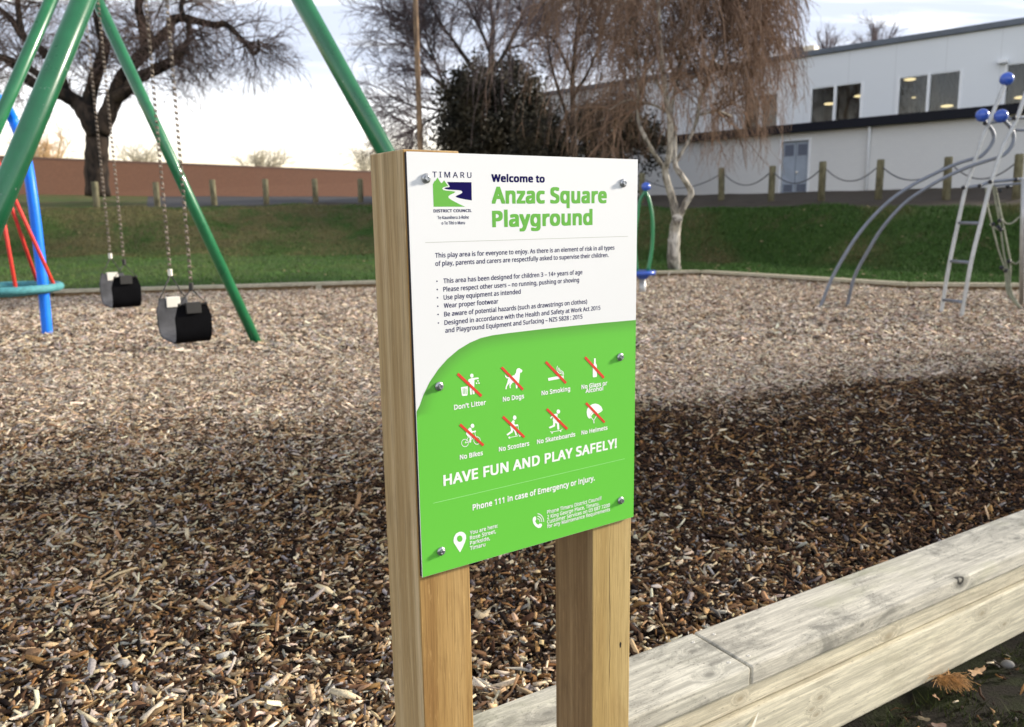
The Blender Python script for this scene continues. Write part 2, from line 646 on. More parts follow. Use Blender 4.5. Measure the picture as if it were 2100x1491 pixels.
# ---- grassy terrain beyond the far edging, given by what the photo shows of it
#   columns: photo x -> rows (photo y, distance): edging, foot of bank, crest, bollard line, upper edge, far
COLS = {
    -420: [None, (541, 21.5), (438, 26.5), (441, 29.5), (420, 33), (402, 42), (396, 44)],
    0:    [None, (531, 22.0), (429, 27.0), (431, 30.0), (421, 33), (396, 45), (392, 46.5)],
    330:  [None, (527, 22.5), (425, 28.0), (426, 32.3), (419, 34), (402, 51), (399, 52.5)],
    740:  [None, (522, 23.0), (420, 29.5), (415, 35.0), (412, 38), (403.5, 59), (402, 61)],
    1100: [None, (532, 20.5), (425, 25.5), (416, 28.0), (412, 31), (403, 42), (402, 44)],
    1437: [None, (541, 17.6), (429, 21.3), (415, 23.4), (411, 26), (400, 34.6), (399, 35)],
    1863: [None, (566, 13.6), (422, 17.2), (412, 19.4), (407, 21), (387.5, 29.2), (386, 29.6)],
    2100: [None, (571, 13.0), (420, 15.8), (411, 17.6), (405, 19), (381, 26.8), (380, 27.2)],
    2700: [None, (576, 12.6), (421, 15.2), (411, 17.0), (405, 18), (366, 22.5), (365, 23)],
}
kx = sorted(COLS)
pxs = np.arange(-420, 2701, 30)
SUB = [4, 10, 3, 3, 6, 2]
ctrl = np.zeros((len(kx), 7, 3))
for i, k in enumerate(kx):
    ex = far_y(k)
    e = at_y(k, 500, ex)
    e[2] = 0.055
    ctrl[i, 0] = e
    for j in range(1, 7):
        py, dist = COLS[k][j]
        ctrl[i, j] = at_y(k, py, dist)
colpts = np.zeros((len(pxs), 7, 3))
for j in range(7):
    for c in range(3):
        colpts[:, j, c] = np.interp(pxs, kx, ctrl[:, j, c])
# the first row follows the edging exactly
for i, px in enumerate(pxs):
    e = at_y(px, 500, far_y(px))
    e[2] = 0.05
    colpts[i, 0] = e
rows = []
zone = []
for j in range(6):
    for s_ in range(SUB[j]):
        q = s_ / SUB[j]
        w_ = q * q * (3 - 2 * q) if j in (0, 1) else q
        p = colpts[:, j] * (1 - q) + colpts[:, j + 1] * q
        p[:, 2] = colpts[:, j, 2] * (1 - w_) + colpts[:, j + 1, 2] * w_
        rows.append(p)
        zone.append(j)
rows.append(colpts[:, 6].copy())
far1 = colpts[:, 6] * np.array([1.8, 1.8, 1])
far2 = colpts[:, 6] * np.array([14, 14, 1])
rows += [far1, far2]
zone += [6, 6]
TER = np.array(rows)                                # rows, cols, 3
nzv = (gnoise(TER[..., 0], TER[..., 1], 0.8, 5) - 0.5) * 0.14 + (gnoise(TER[..., 0], TER[..., 1], 3, 6) - 0.5) * 0.05
nzv[0] = 0
nzv[23:] *= 0.35
TER[..., 2] += nzv
nr, nc = TER.shape[:2]


def f_lawn(t):
    n = t.noise(t.pos, 1.1, 5, 0.62, 0.4)
    n2 = t.noise(t.pos, 9, 5, 0.7)
    n3 = t.noise(t.scale(t.pos, (0.35, 0.35, 0.35), (5, 1, 0)), 1.0, 3)
    g = t.mix(n2, (0.018, 0.048, 0.010), (0.070, 0.130, 0.028))
    d = t.mix(n2, (0.065, 0.055, 0.024), (0.17, 0.135, 0.065))
    x = t.sep(t.pos)[0]
    dry = t.math('ADD', t.math('MULTIPLY', t.sstep(x, 0.5, -9), 0.16), n)
    z = t.sep(t.pos)[2]
    onbank = t.sstep(z, 0.25, 0.5)
    c = t.mix(t.math('MULTIPLY', t.sstep(dry, 0.5, 0.72), t.math('ADD', 0.25, t.math('MULTIPLY', onbank, 0.6))), g, d)
    c = t.mix(t.math('MULTIPLY', t.sstep(n3, 0.52, 0.65), 0.35), c, (0.075, 0.115, 0.025))
    t.set(t.b.inputs['Base Color'], c)
    bump(t, n2, 1.0, 0.06)


M['lawn'] = mat('lawn', f_lawn, 0.9, 0.15)


def f_dirt(t):
    n = t.noise(t.pos, 2.2, 6, 0.7)
    t.set(t.b.inputs['Base Color'], t.mix(n, (0.022, 0.018, 0.014), (0.10, 0.082, 0.062)))
    bump(t, n, 0.8, 0.05)


M['dirt'] = mat('bare_dirt', f_dirt, 0.9, 0.1)


def f_asph(t):
    n = t.noise(t.pos, 30, 4, 0.7)
    n2 = t.noise(t.pos, 0.4, 3, 0.6)
    t.set(t.b.inputs['Base Color'], t.mix(t.math('MULTIPLY', t.math('ADD', n, n2), 0.5), (0.022, 0.021, 0.022), (0.068, 0.066, 0.068)))


M['asphalt'] = mat('asphalt', f_asph, 0.85, 0.3)


def sheet(name, r0, r1, c0, c1, m):
    sub = TER[r0:r1 + 1, c0:c1 + 1]
    a, b = sub.shape[:2]
    I = np.arange(a - 1)[:, None] * b + np.arange(b - 1)[None, :]
    F = np.stack([I, I + 1, I + b + 1, I + b], -1).reshape(-1, 4)
    return kind(np_mesh(name, sub.reshape(-1, 3), F, m, smooth=True), 'structure')


CREST = SUB[0] + SUB[1]
BOLL = CREST + SUB[2]
UP = BOLL + SUB[3]
BASE = UP + SUB[4]
cL = int(np.searchsorted(pxs, 300))
cB = int(np.searchsorted(pxs, 1080))
sheet('ground_grass_bank', 0, CREST, 0, nc - 1, M['lawn'])
sheet('ground_bank_top', CREST, BOLL, 0, nc - 1, M['dirt'])
sheet('ground_verge', BOLL, nr - 1, 0, cL, M['lawn'])
sheet('road', BOLL, nr - 1, cL, cB, M['asphalt'])
sheet('ground_yard', BOLL, nr - 1, cB, nc - 1, M['dirt'])

# a wide base sheet under everything
gb = MB()
gb.poly([(-900, -600, -0.75), (900, -600, -0.75), (900, 1200, -0.75), (-900, 1200, -0.75)])
kind(gb.build('ground', M['lawn']), 'structure')

# ---- mossy soil on the camera side of the edging
xs = np.arange(-6, 9, .05)
tt = np.concatenate([np.arange(-0.06, 2.2, .04), np.arange(2.2, 9, .4)])
A, B = np.meshgrid(xs, tt)
P = E_P[None, None, :] + A[..., None] * E_DIR - B[..., None] * E_N
P[..., 2] = -0.268 + 0.02 * (gnoise(P[..., 0], P[..., 1], 3.5, 11) - 0.5) + 0.010 * (gnoise(P[..., 0], P[..., 1], 14, 12) - 0.5)
nx = len(xs)
I = np.arange(len(tt) - 1)[:, None] * nx + np.arange(nx - 1)[None, :]
F = np.stack([I, I + nx, I + nx + 1, I + 1], -1).reshape(-1, 4)


def f_soil(t):
    n = t.noise(t.pos, 7, 6, 0.68, 0.5)
    n2 = t.noise(t.pos, 90, 5, 0.7)
    c = t.mix(n2, (0.003, 0.0025, 0.0015), (0.026, 0.020, 0.012))
    g = t.mix(n2, (0.005, 0.008, 0.0015), (0.030, 0.036, 0.007))
    t.set(t.b.inputs['Base Color'], t.mix(t.sstep(n, 0.42, 0.6), c, g))
    bump(t, n2, 1.0, 0.012)


M['soil'] = mat('mossy_soil', f_soil, 0.9, 0.2)
kind(np_mesh('ground_mossy_soil', P.reshape(-1, 3), F, M['soil'], smooth=True), 'structure')

# ================================================================== WOOD CHIPS
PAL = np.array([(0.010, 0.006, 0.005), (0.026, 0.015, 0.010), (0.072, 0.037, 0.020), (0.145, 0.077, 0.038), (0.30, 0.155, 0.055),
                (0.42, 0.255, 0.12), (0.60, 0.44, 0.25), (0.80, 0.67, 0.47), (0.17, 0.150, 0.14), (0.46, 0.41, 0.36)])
PAL_LIT_DRY = np.array([(0.03, 0.02, 0.014), (0.07, 0.045, 0.03), (0.14, 0.09, 0.06), (0.24, 0.16, 0.105), (0.36, 0.235, 0.14), (0.52, 0.385, 0.265), (0.70, 0.555, 0.40), (0.88, 0.76, 0.60), (0.27, 0.235, 0.21), (0.56, 0.49, 0.42)])  # paler set where sunlight is put into the chip colour, also dry
W_SHADE_DAMP = np.array([0.17, 0.23, 0.22, 0.14, 0.09, 0.05, 0.035, 0.02, 0.035, 0.01])  # darker mix for the painted shade band, also damp
W_LIT_DRY = np.array([0.02, 0.03, 0.055, 0.08, 0.08, 0.17, 0.23, 0.21, 0.035, 0.09])
W_SHADE_DAMP /= W_SHADE_DAMP.sum()
W_LIT_DRY /= W_LIT_DRY.sum()


def lit_dryness(x, y):
    """sun and shade bands painted into chip colour, mixed with dry and damp"""
    u, v = x * 0.96 + y * 0.27, y * 0.96 - x * 0.27      # painted streaks laid along the shadow direction
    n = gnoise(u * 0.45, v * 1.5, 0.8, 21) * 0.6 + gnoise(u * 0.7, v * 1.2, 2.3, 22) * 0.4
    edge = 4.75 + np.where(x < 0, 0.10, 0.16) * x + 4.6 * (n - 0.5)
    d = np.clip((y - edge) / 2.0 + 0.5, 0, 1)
    near = np.clip((2.75 - np.hypot(x + 1.0, y - 1.55)) / 1.0, 0, 1) * (0.15 + 0.85 * gnoise(x, y, 1.3, 24))  # pale near pool, sunlight put into the chip colour
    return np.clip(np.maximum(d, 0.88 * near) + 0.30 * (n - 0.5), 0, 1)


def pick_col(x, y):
    d = lit_dryness(x, y)
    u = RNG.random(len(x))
    cd = np.cumsum(W_SHADE_DAMP)
    cy = np.cumsum(W_LIT_DRY)
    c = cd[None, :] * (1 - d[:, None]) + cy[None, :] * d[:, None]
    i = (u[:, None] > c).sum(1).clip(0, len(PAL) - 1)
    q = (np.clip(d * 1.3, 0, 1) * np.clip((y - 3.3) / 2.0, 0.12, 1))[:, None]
    return (PAL[i] * (1 - q) + PAL_LIT_DRY[i] * q) * RNG.uniform(0.7, 1.3, (len(x), 1)) * RNG.uniform(0.93, 1.07, (len(x), 3))


def in_bed(x, y):
    P = np.stack([x, y, np.zeros_like(x)], -1)
    return ((P - E_P) @ E_N > 0.225) & (y < np.interp(x, fx, fy) - 0.12)


def chips(x, y, z0, scale, full, lift=0.03, tilt=0.27):
    n = len(x)
    L = np.clip(RNG.lognormal(math.log(0.031), 0.45, n), 0.010, 0.085) * scale
    Wd = np.clip(RNG.lognormal(math.log(0.0082), 0.40, n), 0.0028, 0.022) * scale
    Th = np.clip(RNG.lognormal(math.log(0.0042), 0.35, n), 0.0015, 0.01) * scale
    yaw = RNG.uniform(0, 2 * np.pi, n)
    pit = RNG.normal(0, tilt, n)
    rol = RNG.normal(0, 0.4, n)
    cy_, sy_ = np.cos(yaw), np.sin(yaw)
    cp, sp = np.cos(pit), np.sin(pit)
    cr, sr = np.cos(rol), np.sin(rol)
    ax = np.stack([cy_ * cp, sy_ * cp, sp], -1)
    ay0 = np.stack([-sy_, cy_, np.zeros(n)], -1)
    az0 = np.cross(ax, ay0)
    ay = ay0 * cr[:, None] + az0 * sr[:, None]
    az = np.cross(ax, ay)
    C = np.stack([x, y, z0 + RNG.random(n) ** 1.5 * lift + np.abs(sp) * L * 0.3], -1)
    t0 = RNG.uniform(0.25, 1.0, n)
    t1 = RNG.uniform(0.25, 1.0, n)
    sk = RNG.normal(0, 0.3, n)
    hx, hy, hz = ax * (L / 2)[:, None], ay * (Wd / 2)[:, None], az * (Th / 2)[:, None]
    if full:
        bow = az * (L * RNG.normal(0, 0.07, n))[:, None]
        V = np.stack([C - hx - hy * t0[:, None] - hz, C + hx - hy * t1[:, None] - hz, C + hx + hy * t1[:, None] - hz, C - hx + hy * t0[:, None] - hz,
                      C - hx * (1 + 0.25 * sk)[:, None] - hy * t0[:, None] + hz - bow, C + hx - hy * t1[:, None] + hz - bow,
                      C + hx * (1 + 0.25 * sk)[:, None] + hy * t1[:, None] + hz - bow, C - hx + hy * t0[:, None] + hz - bow,
                      C - hy + hz + bow, C + hy + hz + bow, C - hy - hz + bow, C + hy - hz + bow], 1)
        f = np.array([(4, 8, 9, 7), (8, 5, 6, 9), (0, 10, 8, 4), (10, 1, 5, 8), (1, 2, 6, 5), (2, 11, 9, 6), (11, 3, 7, 9), (3, 0, 4, 7)])
        k = 12
    else:
        V = np.stack([C - hx - hy * t0[:, None] - hz, C + hx - hy * t1[:, None] - hz, C + hx + hy * t1[:, None] - hz, C - hx + hy * t0[:, None] - hz,
                      C - hx + hz, C + hx * (1 + 0.2 * sk)[:, None] + hz], 1)
        f = np.array([(0, 1, 5, 4), (2, 3, 4, 5)])
        k = 6
    F = (np.arange(n)[:, None, None] * k + f[None]).reshape(-1, 4)
    return V.reshape(-1, 3), F, k


PADX = 0.8


def scatter(d0, d1, dens):
    """even random points over the part of the bed around the view, between two distances"""
    hw = 0.70
    area = hw * (d1 * d1 - d0 * d0) + 2 * PADX * (d1 - d0)
    n = int(hw * (d1 * d1 - d0 * d0) * (1 + PADX / (hw * d0)) * dens)
    d = np.sqrt(RNG.uniform(d0 * d0, d1 * d1, n))
    x = RNG.uniform(-1, 1, n) * (hw * d + PADX)
    keep = RNG.random(n) < (hw * d + PADX) / (hw * d) / ((hw * d0 + PADX) / (hw * d0))
    x, d = x[keep], d[keep]
    k = in_bed(x, d)
    return x[k], d[k]


Vs, Fs, Ts, off = [], [], [], 0
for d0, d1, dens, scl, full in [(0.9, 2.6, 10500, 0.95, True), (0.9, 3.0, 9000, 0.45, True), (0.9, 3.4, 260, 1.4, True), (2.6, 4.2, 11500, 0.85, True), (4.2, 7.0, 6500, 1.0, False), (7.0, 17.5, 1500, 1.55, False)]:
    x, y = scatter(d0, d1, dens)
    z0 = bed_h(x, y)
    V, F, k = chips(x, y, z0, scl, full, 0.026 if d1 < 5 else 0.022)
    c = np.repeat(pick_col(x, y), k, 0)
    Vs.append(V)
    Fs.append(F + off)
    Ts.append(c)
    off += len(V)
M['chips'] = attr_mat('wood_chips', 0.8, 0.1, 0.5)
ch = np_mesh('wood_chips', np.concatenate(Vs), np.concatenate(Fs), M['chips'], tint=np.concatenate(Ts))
kind(ch, 'stuff')

# sparse litter on the mossy soil
n = 4200
a = RNG.uniform(-1.5, 4.0, n)
b = RNG.uniform(0.0, 1.6, n) ** 1.2
P = E_P[None] + a[:, None] * E_DIR - (b[:, None] + 0.03) * E_N
V, F, k = chips(P[:, 0], P[:, 1], np.full(n, -0.266), 0.62, True, 0.014, 0.3)
cc = np.repeat(PAL[RNG.choice(len(PAL), n, p=np.array([.25, .2, .15, .1, .06, .06, .06, .04, .05, .03]))] * RNG.uniform(.6, 1.2, (n, 1)), k, 0)
kind(np_mesh('litter_debris', V, F, M['chips'], tint=cc), 'stuff')
# moss and short grass tufts on that soil
n = 64000
a = RNG.uniform(-1.0, 4.0, n)
b = RNG.uniform(0.02, 1.6, n)
P = E_P[None] + a[:, None] * E_DIR - b[:, None] * E_N
keep = gnoise(P[:, 0], P[:, 1], 6, 31) > 0.40
P = P[keep]
n = len(P)
P[:, 2] = -0.267
h = RNG.uniform(0.008, 0.040, n)
yaw = RNG.uniform(0, 6.28, n)
side = np.stack([np.cos(yaw), np.sin(yaw), 0 * yaw], -1) * 0.0016
tip = P + np.stack([RNG.normal(0, .5, n) * h, RNG.normal(0, .5, n) * h, h], -1)
V = np.stack([P - side, P + side, tip], 1).reshape(-1, 3)
col = np.array([0.042, 0.050, 0.011])[None] * RNG.uniform(0.4, 1.5, (n, 1)) * RNG.uniform(.8, 1.2, (n, 3))
M['blades'] = attr_mat('grass_blades', 0.8, 0.2)
kind(np_mesh('moss', V, np.arange(3 * n).reshape(-1, 3), M['blades'], tint=np.repeat(col, 3, 0)), 'stuff')

# grass blades and fallen leaves on the bank
n = 190000
i = RNG.uniform(0, CREST, n)
j = RNG.uniform(0, nc - 1.001, n)
i0, j0 = i.astype(int).clip(0, CREST - 1), j.astype(int)
fi, fj = (i - i0)[:, None], (j - j0)[:, None]
P = (TER[i0, j0] * (1 - fi) + TER[i0 + 1, j0] * fi) * (1 - fj) + (TER[i0, j0 + 1] * (1 - fi) + TER[i0 + 1, j0 + 1] * fi) * fj
h = RNG.uniform(0.03, 0.085, n) * np.where(i0 < 4, 0.8, 1.1)
yaw = RNG.uniform(0, 6.28, n)
side = np.stack([np.cos(yaw), np.sin(yaw), 0 * yaw], -1) * (0.006 + 0.003 * RNG.random((n, 1)))
tip = P + np.stack([RNG.normal(0, .6, n) * h, RNG.normal(0, .6, n) * h, h], -1)
V = np.stack([P - side, P + side, tip], 1).reshape(-1, 3)
pn = gnoise(P[:, 0], P[:, 1], 0.9, 41)
dryp = np.clip((pn - 0.5 + np.clip(-P[:, 0] / 30, -.1, .22)) * 3.0, 0, 1) * np.where(i0 < 4, 0.15, 0.85)
col = (np.array([0.056, 0.115, 0.024])[None] * (1 - dryp[:, None]) + np.array([0.17, 0.14, 0.066])[None] * dryp[:, None])
col = col * RNG.uniform(0.45, 1.5, (n, 1)) * np.where(i0 < 4, 1.25, 0.95)[:, None]
kind(np_mesh('grass', V, np.arange(3 * n).reshape(-1, 3), M['blades'], tint=np.repeat(col, 3, 0)), 'stuff')
k = RNG.choice(n, 900, replace=False)
P = P[k] + np.array([0, 0, .03])
n = len(P)
yaw = RNG.uniform(0, 6.28, n)
r = RNG.uniform(.02, .05, n)[:, None]
u = np.stack([np.cos(yaw), np.sin(yaw), RNG.normal(0, .3, n)], -1) * r
v = np.stack([-np.sin(yaw), np.cos(yaw), RNG.normal(0, .3, n)], -1) * r * .7
V = np.stack([P - u, P - v, P + u, P + v], 1).reshape(-1, 3)
col = np.array([0.30, 0.24, 0.12])[None] * RNG.uniform(.4, 1.3, (n, 1))
kind(np_mesh('fallen_leaves', V, np.arange(4 * n).reshape(-1, 4), M['blades'], tint=np.repeat(col, 4, 0)), 'stuff')

# ================================================================== NEAR TIMBER EDGING
PALE, GREY = (0.74, 0.70, 0.57), (0.21, 0.20, 0.165)
edging = empty('timber_edging', E_P, 'pale weathered timber edging with a screwed down cap board beside the notice board', 'edging')
ang = math.radians(31.3)


def board(name, x0, x1, y0, y1, z0, z1, m, bev=0.004, root=None, base=None, rot=ang):
    b_ = MB()
    b_.box((x0, y0, z0), (x1, y1, z1), 0, bev)
    # split long boards so the top is not one quad, for a little warp
    o = b_.build(name, m, root)
    o.rotation_euler = (0, 0, rot)
    return o


def kn(px, py, r, face=None):
    """knot seen at a photo point on the cap's top, or on a face `face` metres behind the cap's front"""
    P = at_z(px, py, 0.05) if face is None else at_plane(px, py, E_P + E_N * face, E_N)
    d = P - E_P
    return (float(d @ E_DIR), float(d @ E_N), float(P[2]), r)


M['cap_l'] = wood_weathered('cap_board_left', PALE, GREY, 0.95, knots=[kn(1455, 1384, .009), kn(1420, 1335, .008), kn(1122, 1464, .010)])
M['cap_r'] = wood_weathered('cap_board_right', (0.74, 0.69, 0.56), GREY, 0.92, knots=[kn(1714, 1258, .008), kn(2085, 1104, .010), kn(1972, 1200, .009, 0.0), kn(1768, 1282, .006, 0.0)], green=0.45, black=[kn(1970, 1190, .013, 0.0)])
M['face'] = wood_weathered('face_boards', (0.82, 0.74, 0.54), (0.34, 0.28, 0.18), 0.3, knots=[kn(1518, 1433, .006, .012), kn(1822, 1305, .012, .012)], green=0.15)
M['face2'] = wood_weathered('lower_boards', (0.84, 0.77, 0.57), (0.32, 0.27, 0.18), 0.3, knots=[kn(1682, 1430, .008, -.001), kn(1665, 1455, .005, -.001), kn(1674, 1466, .006, -.001), kn(2014, 1258, .009, -.001), kn(2060, 1280, .006, -.001)], green=0.12)
board('cap_board', -3.4, -0.0028, 0.0, 0.203, 0.0, 0.05, M['cap_l'], 0.005, edging)
board('cap_board', 0.0028, 3.6, 0.0, 0.203, 0.0, 0.05, M['cap_r'], 0.005, edging)
board('middle_board', -3.4, 4.0, 0.012, 0.06, -0.062, -0.002, M['face'], 0.003, edging)
board('lower_board', -3.4, 4.0, -0.001, 0.05, -0.250, -0.069, M['face2'], 0.006, edging)
for (x, y) in [(-0.03, 0.045), (-0.035, 0.165), (0.035, 0.04), (0.04, 0.165)]:
    sc_ = MB()
    sc_.tube([(x, y, 0.0490), (x, y, 0.0512)], 0.0042, 10, 0)
    sc_.box((x - 0.0022, y - 0.0006, 0.0511), (x + 0.0022, y + 0.0006, 0.0515), 1)
    o = sc_.build('screw', [M['zinc'], M['black']], edging)
    o.rotation_euler = (0, 0, ang)

# ================================================================== NOTICE BOARD
S_U = nrm([0.83179617, 0.55508119, 0])            # along the panel, left to right
S_N = np.array([0.55508119, -0.83179617, 0.0])    # out of its face
SW, SH = 0.45, 0.6595
S_TL = np.array([-0.14830, 1.21030, CAMZ + 0.09548])
s_rot = math.atan2(S_U[1], S_U[0])
# local frame: x along the panel, y = -S_N (into the board), z up; origin at the foot of the left post
LOC0 = S_TL - np.array([0, 0, S_TL[2] + 0.27])
sign = empty('notice_board', LOC0, 'white and green playground notice board bolted to two square timber posts', 'notice board', rotz=s_rot)
ZT = S_TL[2] + 0.27                               # local z of panel top


def s_uv(px, py):
    """photo point on the panel -> local (x, z)"""
    P = at_plane(px, py, S_TL, S_N)
    d = P - LOC0
    return float(d @ S_U), float(d[2])


# posts: local x from, width .095, depth .116
M['post_front'] = wood_post('post_front_grain', [(0.27, 0.145, 0.045), (0.38, 0.225, 0.075), (0.47, 0.30, 0.115)], 22, (0.24, 0.12, 0.038), 0.7)
M['post_front2'] = wood_post('post_front_pale', [(0.36, 0.24, 0.085), (0.43, 0.30, 0.115), (0.49, 0.355, 0.15)], 18, (0.32, 0.20, 0.075), 0.45, cracks=0.044)
M['post_side'] = wood_post('post_side_grain', [(0.31, 0.20, 0.085), (0.44, 0.31, 0.15), (0.60, 0.46, 0.27)], 58, (0.26, 0.20, 0.11), 0.3)
M['post_side2'] = wood_post('post_side_brown', [(0.15, 0.095, 0.045), (0.21, 0.14, 0.07), (0.28, 0.20, 0.105)], 75, (0.13, 0.085, 0.045), 0.5)
M['end'] = wood_post('post_end', [(0.42, 0.28, 0.14), (0.50, 0.36, 0.20), (0.55, 0.42, 0.25)], 60, (0.3, 0.2, 0.1), 0.4)


def sign_post(x0, w_, mf, ms, top, label):
    b_ = MB()
    y0, y1 = 0.0082, 0.1240
    b_.box((0, 0, -0.06), (w_, y1 - y0, top), 0, 0.0022)
    # pick materials by face direction
    for i, f in enumerate(b_.f):
        P = np.array([b_.v[k] for k in f])
        nn = np.cross(P[1] - P[0], P[2] - P[0])
        k = int(np.argmax(np.abs(nn)))
        b_.m[i] = 1 if k == 0 else (2 if k == 2 else 0)
    o = b_.build('post', [mf, ms, M['end']], sign)
    o.location = (x0, y0, 0)
    return o


sign_post(-0.0022, 0.095, M['post_front'], M['post_side'], ZT + 0.004, '')
rp = sign_post(0.3565, 0.0955, M['post_front2'], M['post_side2'], ZT + 0.001, '')
# knot hole in the right post
kh = MB()
kx_, kz_ = s_uv(1278, 1326)
t_ = np.linspace(0, 2 * math.pi, 14, endpoint=False)
kh.poly([(kx_ + 0.0022 * math.cos(q) * (1 + .2 * math.sin(3 * q)), 0.0079, kz_ + 0.0062 * math.sin(q)) for q in t_][::1])
kh.build('knot_hole', flat('knot_dark', (0.012, 0.008, 0.005), 0.9), sign)

# panel
pb = MB()
pb.box((0, 0.0, ZT - SH), (SW, 0.0009, ZT), 0, 0.0)
pb.box((0.0004, 0.0010, ZT - SH + 0.0004), (SW - 0.0004, 0.0078, ZT - 0.0004), 1)
panel = pb.build('panel', [M['panel_white'], M['panel_back']], sign)

# print layers, each a hair in front of the one below
L1, L2, L3, L4 = -0.0001, -0.0003, -0.0005, -0.0006
# green field with its darker shaded edge, drawn as printed bands
EDGE = [(1302.5, 656.3), (1240, 661.8), (1182.9, 667.3), (1120, 674), (1068.6, 680), (1036, 684), (1009, 687.8), (986, 693.2), (963.4, 702.9), (940.6, 716.6),
        (917.7, 736), (899.4, 756.5), (881, 783.5), (867.4, 812), (860.6, 832), (857.2, 843.4), (856.2, 856)]
eg = np.array([s_uv(*p) for p in EDGE])
eg[0, 0] = SW
eg[-1, 0] = 0.0006
eg[-2, 0] = 0.0008
corner = np.array([SW, ZT - SH])
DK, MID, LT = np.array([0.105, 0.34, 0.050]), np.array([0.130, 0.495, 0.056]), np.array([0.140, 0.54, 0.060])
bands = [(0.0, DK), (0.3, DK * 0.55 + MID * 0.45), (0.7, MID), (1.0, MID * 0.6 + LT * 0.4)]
inner = []
tang = np.gradient(eg, axis=0)
nrm_in = np.stack([-tang[:, 1], tang[:, 0]], -1)
nrm_in /= np.linalg.norm(nrm_in, axis=1)[:, None]
cen_ = np.array([SW * 0.7, ZT - SH * 0.75])
flip = np.sign(np.einsum('ij,ij->i', nrm_in, cen_ - eg))
nrm_in *= flip[:, None]
V, T = [], []
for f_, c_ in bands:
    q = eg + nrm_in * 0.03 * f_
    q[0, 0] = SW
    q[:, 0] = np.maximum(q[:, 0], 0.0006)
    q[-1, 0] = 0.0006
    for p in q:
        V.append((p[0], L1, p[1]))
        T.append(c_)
ne = len(eg)
Fq = []
for bI in range(3):
    for i_ in range(ne - 1):
        Fq.append((bI * ne + i_, bI * ne + i_ + 1, (bI + 1) * ne + i_ + 1, (bI + 1) * ne + i_))
# fan the rest from the inner band edge to the bottom edge, one quad per step
for i_ in range(ne):
    p = V[3 * ne + i_]
    zb = ZT - SH + 0.0002
    V.append((p[0], L1, zb))
    T.append(LT)
for i_ in range(ne - 1):
    Fq.append((3 * ne + i_, 3 * ne + i_ + 1, 4 * ne + i_ + 1, 4 * ne + i_))
V = np.array(V)
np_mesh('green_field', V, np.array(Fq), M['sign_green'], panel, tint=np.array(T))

pr = MB()     # all printed shapes
PM = [M['navy'], M['print_green'], M['sign_line'], M['line_green'], M['print_white'], M['print_red'], M['sign_green']]
NAVY, PGREEN, PLINE, GLINE, PWHITE, PRED = 0, 1, 2, 3, 4, 5


def shape(pts, mi, lay):
    """closed outline traced on the panel"""
    q = [s_uv(*p) for p in pts]
    pr.poly([(x, lay, z) for x, z in q], mi)


def disc(c, rx, ry, mi, lay, n=18):
    shape([(c[0] + rx * math.cos(2 * math.pi * i / n), c[1] + ry * math.sin(2 * math.pi * i / n)) for i in range(n)], mi, lay)


def stroke(pts, wd, mi, lay):
    P = np.array([s_uv(*p) for p in pts])
    wd = wd * 0.00075
    for a_, b_ in zip(P[:-1], P[1:]):
        d = b_ - a_
        ln = np.linalg.norm(d)
        if ln < 1e-7:
            continue
        d = d / ln
        n_ = np.array([-d[1], d[0]]) * wd / 2
        e_ = d * wd * 0.25
        q = [a_ - n_ - e_, b_ - n_ + e_, b_ + n_ + e_, a_ + n_ - e_]
        pr.poly([(x, lay, z) for x, z in q], mi)


# -- logo (k: crop scale)
def lg(x, y):
    return (880 + x / 12.22, 345 + y / 12.22)


shape([lg(*p) for p in [(92, 405), (140, 312), (152, 325), (212, 232), (276, 338), (312, 378), (377, 302), (440, 395), (482, 452), (420, 462), (355, 480), (330, 510),
                        (350, 540), (420, 560), (560, 572), (665, 590), (620, 625), (530, 665), (480, 705), (490, 745), (560, 795), (660, 850), (780, 910), (905, 965), (112, 965)]], PGREEN, L1)
shape([lg(*p) for p in [(450, 345), (1062, 350), (1070, 808), (900, 782), (760, 752), (690, 730), (665, 708), (700, 680), (780, 648), (830, 615), (830, 585), (800, 562), (740, 550),
                        (620, 545), (480, 535), (400, 518), (385, 500), (410, 485), (500, 474), (520, 462)]], NAVY, L1)


# -- lettering
try:
    import os
    FONT = bpy.data.fonts.load(os.path.join(bpy.utils.system_resource('DATAFILES', path='fonts'), 'NotoSansHebrew-Regular.woff2'))
except Exception:
    FONT = None


def text_mesh(txt, space=1.0):
    cu = bpy.data.curves.new('t', 'FONT')
    cu.body = txt
    cu.size = 1.0
    if FONT:
        cu.font = FONT
    cu.resolution_u = 3
    cu.space_character = space
    ob = bpy.data.objects.new('t', cu)
    COL.objects.link(ob)
    dg = bpy.context.evaluated_depsgraph_get()
    me = bpy.data.meshes.new_from_object(ob.evaluated_get(dg))
    V = np.zeros(len(me.vertices) * 3)
    me.vertices.foreach_get('co', V)
    F = [list(p.vertices) for p in me.polygons]
    bpy.data.objects.remove(ob)
    bpy.data.curves.remove(cu)
    bpy.data.meshes.remove(me)
    return V.reshape(-1, 3), F


CAPH = {}


